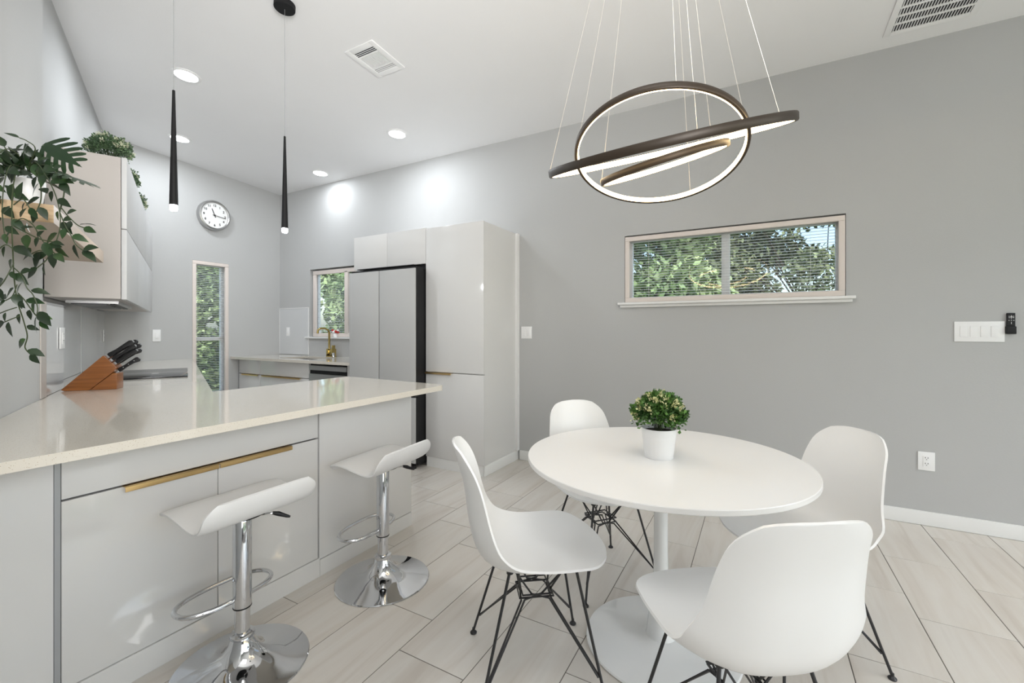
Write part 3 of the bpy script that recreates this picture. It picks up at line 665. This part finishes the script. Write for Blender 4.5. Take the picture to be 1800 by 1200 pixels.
# ---------------------------------------------------------------- pendants
for (x, y, zt, zc, lab) in ((1.085, 2.52, 1.835, 2.428, 'slim black cone pendant over the peninsula, nearer the left wall'), (1.67, 2.52, 1.838, 2.425, 'slim black cone pendant over the peninsula, below the visible black ceiling cup')):
    t = thing('pendant_light', lab, 'pendant light', (x, y, zt), 0, 'cone pendants over the peninsula')
    H_ = zc-zt; zz = ceil_z(x)-zt
    MB().lathe([(.0185, .028), (.0185, .034), (.006, H_), (.004, H_+.002)], 24).build('cone', M_black, t, smooth=True)
    MB().lathe([(.006, 0), (.014, .001), (.0165, .006), (.0165, .0275)], 24).build('bulb_tip', M_cool, t, smooth=True)
    MB().tube([(0, 0, H_), (0, 0, zz-.02)], .0014, 6).build('cord', M_greytrim, t)
    M = Matrix.Translation((0, 0, zz)) @ Matrix.Rotation(tilt, 4, 'Y')
    MB().lathe([(.060, -.0005), (.060, -.028), (.056, -.032)], 32, M).build('canopy', M_black, t, smooth=True)
    light('POINT', 'pendant_glow', (x, y, zt-.03), 4.0, (.93, .97, 1), shadow_soft_size=.02)

# ---------------------------------------------------------------- ring chandelier
def camv(r, w_, z): return RH*r + WH*w_ + Vector((0, 0, z))
cw = 1.7
rings = [((.5619, 1.9292), .312, (.9934, 0, -.1147), (-.0348, .9527, -.3019)), ((.579, 1.944), .437, (.9765, 0, .2155), (-.0616, .9583, .262)), ((.5793, 1.8858), .233, (.9588, 0, .2839), (-.0539, .9818, .1821))]
chz = thing('ring_chandelier', 'three tilted black ring chandelier with warm LED light over the dining table', 'chandelier', tuple(camv(.57, cw, 0)[:2])+(ceil_z(1.7),))
cinv = Vector(chz.location); cz = chz.location.z
names = ['middle_ring', 'large_ring', 'small_ring']
for (rc, R, u, d), nm in zip(rings, names):
    cen = camv(rc[0], cw, rc[1]) - cinv; U = camv(*u).normalized(); D = camv(*d).normalized(); N = U.cross(D).normalized()
    if N.z < 0: N = -N
    hh, tt = (.0145 if nm == 'large_ring' else .0125), .0065; n = 120
    def sect(prof):
        b = MB(); m_ = len(prof); vs_ = []; fs = []
        for k in range(n):
            a = 2*PI*k/n; rad = U*cos(a)+D*sin(a)
            for (r_, z_) in prof: vs_.append(cen+rad*(R+r_)+N*z_)
        for k in range(n):
            k2 = (k+1) % n
            for i in range(m_): j = (i+1) % m_; fs.append((k*m_+i, k*m_+j, k2*m_+j, k2*m_+i))
        return b.add(vs_, fs)
    ring = sect([(tt, -hh+.004), (tt, hh-.004), (tt-.003, hh), (-tt+.003, hh), (-tt, hh-.003), (-tt, -hh+.003), (-tt+.003, -hh), (tt-.003, -hh)]).build(nm, M_bronze, chz, smooth=True)
    sect([(-tt, hh-.003), (-tt-.0035, hh-.0045), (-tt-.0035, -hh+.0025), (-tt, -hh+.0015)]).build('led_strip', M_led, ring, smooth=True)
    for k in range(3):
        a = {'middle_ring': (1.45*PI, .25*PI, .93*PI), 'large_ring': (.93*PI, 1.66*PI, .1*PI), 'small_ring': (.95*PI, 1.55*PI, .06*PI)}[nm][k]
        p = cen+(U*cos(a)+D*sin(a))*R+N*hh; q = Vector((U.x*cos(a)+D.x*sin(a), U.y*cos(a)+D.y*sin(a), 0))*.075*(R/.43+.4); q.z = -.012
        MB().tube([p, q], .0008, 5).build('suspension_wire', M_wire, chz)
MB().lathe([(.13, -.002), (.13, -.022), (.12, -.03)], 40, Matrix.Rotation(tilt, 4, 'Y')).build('canopy', M_black, chz, smooth=True)

# ---------------------------------------------------------------- dining table
tc_ = RH*.595+WH*1.76
tb = thing('dining_table', 'round white pedestal dining table with the potted plant on it', 'table', (tc_.x, tc_.y, 0))
MB().lathe([(.20, .694), (.43, .704), (.520, .7215), (.527, .7225), (.53, .7255), (.53, .7395), (.5285, .742), (.52, .7425), (0.001, .7425)], 96).build('tabletop', M_table, tb, smooth=True, angle=25)
MB().lathe([(.09, .694), (.06, .69), (.038, .66), (.029, .60), (.0265, .50), (.0265, .38), (.029, .27), (.036, .18), (.048, .10), (.056, .045), (.060, .028)], 40).build('stem', M_tablebase, tb, smooth=True)
MB().lathe([(.288, 0), (.294, .004), (.290, .010), (.24, .016), (.15, .021), (.075, .026), (.06, .034), (.001, .034)], 80).build('base', M_tablebase, tb, smooth=True)

# ---------------------------------------------------------------- dining chairs (moulded shell on wire base)
CT = np.array([0, .15, .3, .45, .57, .65, .72, .8, .9, 1])
CC = np.array([(.2562, .4554), (.1905, .4561), (.0875, .4425), (-.0207, .4303), (-.1268, .4261), (-.1850, .4488), (-.2180, .4964), (-.2379, .5806), (-.2557, .7067), (-.2951, .8457)])
CWd = np.array([.197, .225, .235, .233, .234, .227, .226, .200, .180, .149]); CN = np.array([.01, .018, .033, .041, .063, .080, .075, .060, .058, .034])
def spl(V, t):
    V = np.asarray(V, float); m = np.gradient(V, CT, axis=0); i = np.clip(np.searchsorted(CT, t)-1, 0, len(CT)-2); d = CT[i+1]-CT[i]; u = (t-CT[i])/d
    if V.ndim == 2: u = u[:, None]; d = d[:, None]
    return V[i]*(2*u**3-3*u**2+1)+V[i+1]*(-2*u**3+3*u**2)+m[i]*d*(u**3-2*u*u+u)+m[i+1]*d*(u**3-u*u)
def shell_mesh():
    n = 54; mU = 26; t = (1-np.cos(np.linspace(0, PI, n)))/2
    c = spl(CC, t); w_ = spl(CWd, t); nn = spl(CN, t)
    L = np.r_[0, np.cumsum(np.linalg.norm(np.diff(c, axis=0), axis=1))]
    k0 = (1-np.clip((.112-L)/.112, 0, 1)**2.2)**(1/2.2); k1 = (1-np.clip((.093-(L[-1]-L))/.093, 0, 1)**2.6)**(1/2.6)
    kk = np.maximum(k0*k1, .02); wk = w_*kk; nn = nn*kk**2
    tan = np.gradient(c, axis=0); tan /= np.linalg.norm(tan, axis=1)[:, None]
    for _ in range(14): tan[1:-1] = (tan[:-2]+2*tan[1:-1]+tan[2:])/4
    tan /= np.linalg.norm(tan, axis=1)[:, None]; nor = np.stack([tan[:, 1], -tan[:, 0]], 1)
    u = np.sin(np.linspace(-PI/2, PI/2, mU)); th = .0075
    top = []; bot = []
    rim = c+nor*nn[:, None]
    for _ in range(16): rim[5:-5] = (rim[4:-6]+2*rim[5:-5]+rim[6:-4])/4
    off = rim-c
    for i in range(n):
        for uu in u:
            y = uu*wk[i]; p = c[i]+off[i]*abs(uu)**2.6
            # inward normal incl. the sideways slope
            s = 2.6*abs(uu)**1.6*np.sign(uu)*nn[i]/max(wk[i], .05); nl = math.sqrt(1+s*s)
            lip = .006*max(0, 1-(1-abs(uu))/.06) if kk[i] > .5 else 0
            top.append((p[0], y, p[1])); q = p-nor[i]*(th/nl); bot.append((q[0], y+th*s/nl, q[1]))
    V = top+bot; N_ = n*mU; fs = []
    for i in range(n-1):
        for j in range(mU-1):
            a = i*mU+j; fs.append((a, a+1, a+mU+1, a+mU)); fs.append((N_+a, N_+a+mU, N_+a+mU+1, N_+a+1))
    edge = [(0, j) for j in range(mU)]+[(i, mU-1) for i in range(1, n)]+[(n-1, j) for j in range(mU-2, -1, -1)]+[(i, 0) for i in range(n-2, 0, -1)]
    ids = [i*mU+j for i, j in edge]
    for a, b_ in zip(ids, ids[1:]+ids[:1]): fs.append((a, N_+a, N_+b_, b_))
    return V, fs
def make_chair(label):
    t = thing('dining_chair', label, 'chair', (0, 0, 0), 0, 'white shell chairs around the dining table')
    V, fs = shell_mesh(); MB().add(V, fs).build('seat_shell', M_plastic, t, smooth=True, angle=55)
    zt_ = .418
    feet = {(sx, sy): Vector((.205 if sx > 0 else -.215, sy*.205, 0)) for sx in (-1, 1) for sy in (-1, 1)}
    tops = {(sx, sy): Vector((.125 if sx > 0 else -.105, sy*.115, zt_+(.006 if sx > 0 else .004))) for sx in (-1, 1) for sy in (-1, 1)}
    for (sx, sy), ft in feet.items():
        tp = tops[(sx, sy)]; a = ft+Vector((0, 0, .012))
        leg = MB().tube([a, tp], .0052, 8).build('leg', M_blackw, t, smooth=True)
        MB().lathe([(.013, 0), (.014, .004), (.011, .008), (.006, .012), (.0055, .022)], 14).build('foot_glide', M_blackw, leg, loc=ft, smooth=True)
        MB().lathe([(.012, -.010), (.012, .006)], 12).build('mount', M_blackw, leg, loc=tp, smooth=True)
    # bracing wires: each runs from a foot up to the central basket and on to the mounts of the far side
    zb = .285; q = .052; br = MB()
    for (sx, sy), ft in feet.items():
        tp = tops[(sx, sy)]
        st = ft.lerp(tp, .16)+Vector((0, 0, .01))
        m1 = Vector((sx*q, -sy*q*.35, zb)); m2 = Vector((-sx*q*.35, sy*q, zb+.012))
        br.tube([st, Vector((sx*.055, sy*.045, zb-.012)), m1, tops[(sx, -sy)]+Vector((-sx*.03, sy*.01, -.004))], .0036, 6)
        br.tube([st+Vector((-sx*.008, -sy*.002, .004)), Vector((sx*.045, sy*.058, zb-.004)), m2, tops[(-sx, sy)]+Vector((sx*.01, -sy*.03, -.004))], .0036, 6)
    br.build('cross_brace', M_blackw, t, smooth=True)
    bk = MB(); bk.tube([(q+.01, q, zb), (q+.01, -q, zb), (-q-.01, -q, zb), (-q-.01, q, zb)], .0036, 6, closed=True); bk.tube([(q, q+.008, zb+.014), (q, -q-.008, zb+.014), (-q, -q-.008, zb+.014), (-q, q+.008, zb+.014)], .0036, 6, closed=True)
    bk.build('brace_basket', M_blackw, t, smooth=True)
    tr = MB()
    for a, b_ in (((1, 1), (1, -1)), ((-1, 1), (-1, -1)), ((1, 1), (-1, 1)), ((1, -1), (-1, -1))): tr.tube([tops[a]+Vector((0, 0, -.004)), tops[b_]+Vector((0, 0, -.004))], .0036, 6)
    tr.build('top_frame', M_blackw, t, smooth=True)
    return t
chairs = [(.082, 1.637, .133, 'white shell dining chair on the left of the table, seen from its side'), (.451, 2.25, -1.207, 'white shell dining chair behind the table, mostly hidden by the tabletop'),
          (1.119, 1.749, 3.262, 'white shell dining chair on the right of the table by the socket wall'), (.620, 1.210, 1.668, 'white shell dining chair in front of the table, its back to the viewer')]
ch0 = make_chair(chairs[0][3])
for i, (r_, w_, a_, lab) in enumerate(chairs):
    o = ch0 if i == 0 else copy_tree(ch0)
    p = RH*r_+WH*w_; fwd = RH*cos(a_)+WH*sin(a_)
    o.location = (p.x, p.y, 0); o.rotation_euler = (0, 0, math.atan2(fwd.y, fwd.x)); o['label'] = lab

# ---------------------------------------------------------------- bar stools
def make_stool(label):
    t = thing('bar_stool', label, 'stool', (0, 0, 0), 0, 'white gas-lift stools at the peninsula')
    MB().lathe([(.224, 0), (.227, .003), (.224, .007), (.19, .014), (.14, .024), (.09, .040), (.062, .060), (.046, .085), (.040, .105), (.038, .112)], 72).build('base', M_chrome, t, smooth=True)
    MB().lathe([(.038, .110), (.041, .113), (.041, .124), (.036, .128)], 36).build('collar', M_chrome, t, smooth=True)
    MB().lathe([(.0255, .12), (.0255, .29)], 36).build('lower_column', M_chrome, t, smooth=True)
    MB().lathe([(.0305, .225), (.0308, .228), (.0308, .54), (.029, .545)], 36).build('upper_column', M_chrome, t, smooth=True)
    MB().lathe([(.0312, .2205), (.0312, .225)], 36).build('seal_ring', M_bplast, t)
    # footrest loop: closed oval whose front bar meets the column
    pts = []
    for k in range(44):
        a = 2*PI*k/44; cx_, sy_ = cos(a), sin(a)
        pts.append((-.01+.165*np.sign(cx_)*abs(cx_)**.8, .09+.082*np.sign(sy_)*abs(sy_)**.85, .252))
    MB().tube(pts, .0085, 10, closed=True).build('footrest', M_chrome, t, smooth=True)
    # seat: saddle profile in y, extruded in x with rounded ends
    prof = [(.165, .578), (.158, .598), (.14, .612), (.11, .619), (.06, .616), (0, .604), (-.05, .594), (-.085, .592), (-.11, .600), (-.128, .620), (-.140, .650), (-.149, .680)]
    Y = np.array([p[0] for p in prof]); Z = np.array([p[1] for p in prof]); s = np.linspace(0, 1, len(prof)); S_ = np.linspace(0, 1, 40)
    def sm(A):
        m = np.gradient(A, s); i = np.clip(np.searchsorted(s, S_)-1, 0, len(s)-2); d = s[1]-s[0]; u = (S_-s[i])/d
        return A[i]*(2*u**3-3*u**2+1)+A[i+1]*(-2*u**3+3*u**2)+m[i]*d*(u**3-2*u*u+u)+m[i+1]*d*(u**3-u*u)
    y_ = sm(Y); z_ = sm(Z); ty = np.gradient(y_); tz = np.gradient(z_); l = np.hypot(ty, tz); ny, nz = -tz/l, ty/l
    if nz[20] < 0: ny, nz = -ny, -nz
    th = .017; nU = 28; W_ = .205; vs_ = []; n = 40
    L = np.r_[0, np.cumsum(np.hypot(np.diff(y_), np.diff(z_)))]
    for side in (0, 1):
        for i in range(n):
            e = min(1, max(0, (.06-min(L[i], L[-1]-L[i]))/.06)); wk = W_*(1-.20*e**2.4)
            for j in range(nU):
                uu = sin(-PI/2+PI*j/(nU-1)); ed = abs(uu)**8
                # edge of the seat is lightly padded: thinner toward the rim
                k = -th*(1-.45*ed)*(1-.35*e**3) if side else -.004*ed
                sag = .004*abs(uu)**2
                vs_.append((uu*wk, y_[i]+ny[i]*k, z_[i]+nz[i]*k+0*sag))
    fs = []; N_ = n*nU
    for i in range(n-1):
        for j in range(nU-1): a = i*nU+j; fs += [(a, a+1, a+nU+1, a+nU), (N_+a, N_+a+nU, N_+a+nU+1, N_+a+1)]
    edge = [(0, j) for j in range(nU)]+[(i, nU-1) for i in range(1, n)]+[(n-1, j) for j in range(nU-2, -1, -1)]+[(i, 0) for i in range(n-2, 0, -1)]
    ids = [i*nU+j for i, j in edge]
    for a, b_ in zip(ids, ids[1:]+ids[:1]): fs.append((a, N_+a, N_+b_, b_))
    MB().add(vs_, fs).build('seat', M_stool, t, smooth=True, angle=60)
    MB().lathe([(.075, .561), (.075, .567)], 24).build('mount_plate', M_bplast, t)
    lv = MB().tube([(.02, -.01, .548), (.07, -.06, .552), (.086, -.07, .547)], .004, 8).build('lever', M_chrome, t, smooth=True)
    MB().tube([(.076, -.064, .552), (.093, -.074, .545), (.118, -.092, .530), (.126, -.097, .526)], [.006, .009, .006, .004], 8).build('lever_grip', M_bplast, lv, smooth=True)
    return t
st = make_stool('white saddle bar stool on a chrome base, the one nearer the viewer'); st.location = (.94, 1.672, 0)
s2 = copy_tree(st); s2.location = (1.607, 1.636, 0); s2.rotation_euler = (0, 0, math.radians(5)); s2['label'] = 'white saddle bar stool on a chrome base near the free end of the peninsula'

# ---------------------------------------------------------------- boxwood pots
def boxwood(name, label, loc, potm, rt, rb, h_, cr, ch_, n, seed, lm, bm_, group=None, ribs=True, cat='plant'):
    t = thing(name, label, cat, loc, 0, group)
    prof = [(rb, 0), (rb+.0015, .002)]
    nr = 9
    for k in range(nr*2+1):
        z = .012+(h_*.62)*k/(nr*2); prof.append((rb+(rt-rb)*z/h_+(.0012 if (k % 2 and ribs) else 0), z))
    prof += [(rt-.002, h_*.8), (rt, h_-.002), (rt-.001, h_), (rt-.004, h_-.001), (rt-.006, h_*.85), (.001, h_*.85)]
    MB().lathe(prof, 48).build('pot', potm, t, smooth=True)
    MB().lathe([(rt-.008, h_*.85), (rt-.008, h_*.88)], 24).build('soil', M_soil, t)
    rng = np.random.default_rng(seed); zc = h_+ch_*.32
    def cloud(n_, lo, s0, up):
        d = rng.normal(size=(n_, 3)); d[:, 2] = np.abs(d[:, 2])*1.0-.22; d /= np.linalg.norm(d, axis=1)[:, None]
        lump = 1+.10*np.sin(5*d[:, 0]+2)*np.cos(6*d[:, 1])+.08*np.sin(9*d[:, 2]+4*d[:, 0])
        r = (lo+(1-lo)*rng.random(n_)**.5)*lump
        p = d*r[:, None]*np.array([cr, cr, ch_*.68]); p[:, 2] += zc
        k = p[:, 2] < h_+.004; rr_ = np.hypot(p[:, 0], p[:, 1]); f_ = np.where(k & (rr_ < rt), 0, 1); p[:, 2] = np.where(k, h_+.004, p[:, 2])
        a = d+rng.normal(size=(n_, 3))*.55; a[:, 2] += up; a /= np.linalg.norm(a, axis=1)[:, None]
        b = np.cross(a, rng.normal(size=(n_, 3))); b /= np.linalg.norm(b, axis=1)[:, None]; s = s0*(.6+.7*rng.random(n_))[:, None]
        v = np.empty((n_, 4, 3)); v[:, 0] = p; v[:, 1] = p+a*s*.6+b*s*.33; v[:, 2] = p+a*s; v[:, 3] = p+a*s*.6-b*s*.33
        return v.reshape(-1, 3)
    leaf_obj('foliage', cloud(n, .25, .016, .3), lm, t)
    # clusters of pale tips
    m_ = 34; d = rng.normal(size=(m_, 3)); d[:, 2] = np.abs(d[:, 2])-.15; d /= np.linalg.norm(d, axis=1)[:, None]; cs = d*np.array([cr, cr, ch_*.68])*1.0; cs[:, 2] += zc
    V = []
    for c_, dd in zip(cs, d):
        q = 24; a = dd+rng.normal(size=(q, 3))*.7; a /= np.linalg.norm(a, axis=1)[:, None]; b = np.cross(a, rng.normal(size=(q, 3))); b /= np.linalg.norm(b, axis=1)[:, None]
        p = c_+rng.normal(size=(q, 3))*.0055; s = .011*(.6+.6*rng.random(q))[:, None]; v = np.empty((q, 4, 3)); v[:, 0] = p; v[:, 1] = p+a*s*.6+b*s*.35; v[:, 2] = p+a*s; v[:, 3] = p+a*s*.6-b*s*.35; V.append(v.reshape(-1, 3))
    leaf_obj('pale_tips', np.concatenate(V), bm_, t)
    sb = MB()
    for k in range(22):
        a = 2*PI*rng.random(); e = .15+.75*rng.random(); sb.tube([(.01*cos(a), .01*sin(a), h_*.86), (cr*.5*e*cos(a), cr*.5*e*sin(a), h_+ch_*.3), (cr*.85*e*cos(a), cr*.85*e*sin(a), h_+ch_*(.35+.45*(1-e)))], .0012, 4)
    sb.build('stems', M_stem, t)
    return t
pp = RH*.582+WH*1.745
boxwood('potted_plant', 'small boxwood with pale yellow tips in a ribbed white pot on the dining table', (pp.x, pp.y, .7425), M_pot, .067, .053, .117, .094, .135, 3600, 11, M_box, M_bloom)
for a_, b_, lab, sd in ((.33, -.09, 'pale green bushy plant nearest on top of the wall cabinet', 21), (1.02, -.10, 'green plant in the middle on top of the wall cabinet', 22), (1.80, -.10, 'pale flowering plant farthest on top of the wall cabinet', 23)):
    p = LM() @ Vector((a_, b_, 2.3025))
    boxwood('cabinet_top_plant', lab, (p.x, p.y, 2.3025), M_pot, .05, .042, .07, .115, .15, 3000, sd, M_box2, M_bloom2, 'plants on top of the wall cabinet')

# ---------------------------------------------------------------- trailing plant on the shelf
ivp = at(50, 360, 1.45); iv0 = Vector((ivp.x, ivp.y, 1.6455))
iv = thing('trailing_plant', 'trailing ivy with two split leaves spilling from the oak wall shelf', 'plant', tuple(iv0))
MB().lathe([(.030, 0), (.031, .002), (.041, .085), (.042, .09), (.039, .09), (.036, .078), (.001, .078)], 32).build('pot', M_pot, iv, smooth=True)
MB().lathe([(.0355, .079), (.0355, .083)], 24).build('soil', M_soil, iv)
# leaf meshes (folded along the midrib, pointed)
def leaf_mesh(L, wd, curl):
    pr = [(0, 0), (.12, .30), (.32, .50), (.55, .44), (.78, .24), (1, 0)]
    vs_ = []; fs = []
    for s, h_ in pr:
        z = -curl*s*s*L; vs_ += [(s*L, -h_*wd, z+.10*wd*h_*2), (s*L, 0, z), (s*L, h_*wd, z+.10*wd*h_*2)]
    for i in range(len(pr)-1):
        a = i*3; fs += [(a, a+1, a+4, a+3), (a+1, a+2, a+5, a+4)]
    me = bpy.data.meshes.new('leaf'); me.from_pydata(vs_, [], fs); me.materials.append(M_ivy); smooth_mesh(me, 60); return me
LM_ = [leaf_mesh(.050, .026, .15), leaf_mesh(.044, .024, .35), leaf_mesh(.038, .021, .1), leaf_mesh(.032, .016, .2)]
ri = random.Random(9)
nleaf = 0
def add_leaf(p, d, scale=1.0):
    global nleaf
    x = d.normalized(); up = Vector((ri.uniform(-.5, .5), ri.uniform(-.5, .5), ri.uniform(.2, 1)))
    cam_side = (-WH)*ri.uniform(.3, 1.0); up = (up*.6+cam_side).normalized()
    z = (up-x*up.dot(x)).normalized(); y = z.cross(x)
    o = link('leaf', ri.choice(LM_), iv); R = Matrix((x, y, z)).transposed().to_4x4()
    o.matrix_basis = Matrix.Translation(p-iv0) @ R @ Matrix.Scale(scale, 4); nleaf += 1
def vine(pts, step=.030, sc=1.0, skip=0, r=.0016, start_leaf=0.0):
    P = [at(*q) for q in pts]; Q = []
    for i in range(len(P)-1):          # catmull-rom
        p0 = P[max(i-1, 0)]; p1 = P[i]; p2 = P[i+1]; p3 = P[min(i+2, len(P)-1)]
        for k in range(8):
            t = k/8; Q.append(.5*((2*p1)+(p2-p0)*t+(2*p0-5*p1+4*p2-p3)*t*t+(-p0+3*p1-3*p2+p3)*t**3))
    Q.append(P[-1])
    MB().tube([q-iv0 for q in Q], r, 5).build('vine_stem', M_stem, iv, smooth=True)
    acc = 0; side = 1; tot = 0
    for a, b_ in zip(Q, Q[1:]):
        s = (b_-a).length; acc += s; tot += s
        if acc > step and tot > start_leaf:
            acc = 0; t = (b_-a).normalized(); lat = t.cross(WH).normalized()*side; side = -side
            d = t*ri.uniform(.3, .8)+lat*ri.uniform(.6, 1.1)+Vector((0, 0, -.25))+WH*ri.uniform(-.35, .35)
            add_leaf(b_+lat*.004, d, sc*ri.uniform(.85, 1.15))
    add_leaf(Q[-1], (Q[-1]-Q[-2]), sc)
vine([(50, 300, 1.44), (62, 285, 1.38), (82, 310, 1.33), (100, 350, 1.31), (106, 390, 1.31), (100, 420, 1.31), (88, 442, 1.31), (82, 456, 1.31), (66, 470, 1.31)])
vine([(45, 300, 1.44), (30, 300, 1.36), (22, 340, 1.30), (21, 400, 1.28), (23, 450, 1.28), (25, 490, 1.28), (31, 530, 1.28), (41, 562, 1.28), (48, 590, 1.28), (44, 610, 1.28), (53, 622, 1.28)], .034)
vine([(24, 470, 1.28), (38, 484, 1.27), (47, 505, 1.27), (58, 518, 1.27), (66, 540, 1.27), (64, 556, 1.27)], .03)
vine([(32, 515, 1.28), (44, 528, 1.28), (56, 545, 1.28), (70, 562, 1.28)], .028)
vine([(104, 370, 1.31), (114, 395, 1.30), (124, 412, 1.30), (134, 430, 1.30), (146, 440, 1.30)], .026)
vine([(108, 365, 1.31), (120, 380, 1.30), (136, 395, 1.30), (147, 400, 1.30)], .026)
vine([(24, 462, 1.28), (14, 482, 1.27), (4, 498, 1.27), (-12, 515, 1.27)], .026)
vine([(30, 540, 1.28), (14, 545, 1.27), (-4, 552, 1.27)], .026)
vine([(40, 290, 1.42), (30, 270, 1.38), (10, 262, 1.36), (-6, 280, 1.34), (-8, 330, 1.33)], .026)
vine([(60, 292, 1.42), (80, 290, 1.36), (96, 300, 1.34), (108, 320, 1.33)], .024)
vine([(45, 298, 1.42), (20, 290, 1.36), (8, 320, 1.33), (4, 370, 1.32), (8, 410, 1.32)], .026)
vine([(22, 395, 1.28), (45, 408, 1.27), (70, 420, 1.27), (92, 425, 1.27)], .026)
vine([(26, 390, 1.28), (40, 384, 1.27), (58, 395, 1.27), (70, 415, 1.27), (82, 432, 1.28), (96, 445, 1.28)], .026)
vine([(60, 300, 1.42), (70, 320, 1.34), (72, 350, 1.33), (64, 372, 1.33)], .026)
vine([(26, 440, 1.28), (10, 430, 1.27), (-4, 440, 1.27)], .026)
vine([(24, 360, 1.29), (40, 350, 1.28), (52, 365, 1.28)], .026)
vine([(50, 292, 1.42), (62, 262, 1.38), (48, 248, 1.37), (34, 242, 1.36)], .03, .9)
vine([(40, 290, 1.42), (20, 275, 1.38), (8, 258, 1.37)], .026)
vine([(90, 445, 1.31), (70, 440, 1.30), (52, 448, 1.30)], .024)
vine([(30, 500, 1.28), (22, 520, 1.28), (10, 528, 1.28)], .026)
vine([(36, 555, 1.28), (22, 560, 1.27), (8, 566, 1.27)], .028)
# dense crown in the pot
for k in range(80):
    a = ri.uniform(0, 2*PI); e = ri.uniform(0, 1); p = iv0+Vector((.06*e*cos(a), .06*e*sin(a), .085+.045*(1-e)+ri.uniform(0, .035)))
    add_leaf(p, Vector((cos(a)*e, sin(a)*e, ri.uniform(-.3, .7))), 1.05)
# split leaves
def split_leaf(base, tip, face, wd, label):
    b = MB(); ax_ = (tip-base); L = ax_.length; x = ax_.normalized(); z = (face-x*face.dot(x)).normalized(); y = z.cross(x)
    def P(u, v): return base+x*(u*L)+y*(v*wd)+z*(-.10*L*u*u-.35*abs(v)*abs(v)*wd*.5) - iv0
    n = 5
    mid = [(i/n*.92, 0) for i in range(n+1)]
    core = []
    m_ = 14
    for s in (1, -1):
        for i in range(m_):
            u0, u1 = i/m_*.95, (i+1)/m_*.95; wc = .16*math.sin(PI*min(1, .12+u0))+.04; wc1 = .16*math.sin(PI*min(1, .12+u1))+.04
            b.add([P(u0, 0), P(u1, 0), P(u1, s*wc1), P(u0, s*wc)], [(0, 1, 2, 3) if s > 0 else (3, 2, 1, 0)])
        for k in range(n):     # fingers, swept toward the tip
            uc = .02+k*.18; ln = (.66, .66, .58, .46, .30)[k]; fw_ = .068
            pr = [(0, .75), (.35, .9), (.7, 1), (.9, .7), (1, .15)]
            vs_ = []; 
            for q, wf in pr:
                cu = uc+.03+(.30+.05*k)*q*ln*1.1; cv_ = .06+q*ln*.9; vs_ += [P(cu-fw_*wf, s*cv_), P(cu+fw_*wf, s*cv_)]
            b.add(vs_, [(i*2, i*2+1, i*2+3, i*2+2) if s > 0 else (i*2+2, i*2+3, i*2+1, i*2) for i in range(len(pr)-1)])
    b.add([P(.85, -.06), P(1.02, 0), P(.85, .06)], [(0, 1, 2)])
    o = b.build('leaf', M_mon, iv); o['label'] = label
    md = o.modifiers.new('thick', 'SOLIDIFY'); md.thickness = .0006
split_leaf(at(76, 254, 1.40), at(136, 288, 1.38), -WH+Vector((0, 0, .35)), .095, 'large deeply split leaf')
split_leaf(at(98, 303, 1.36), at(165, 317, 1.30), Vector((0, 0, 1))-WH*.05, .07, 'large split leaf seen edge-on')
MB().tube([at(62, 300, 1.42)-iv0, at(72, 275, 1.40)-iv0, at(77, 254, 1.40)-iv0], .002, 6).build('leaf_stalk', M_stem, iv)
MB().tube([at(105, 372, 1.33)-iv0, at(112, 345, 1.34)-iv0, at(116, 312, 1.34)-iv0], .002, 6).build('leaf_stalk', M_stem, iv)
print('TILES', ntile, 'LEAVES', nleaf)
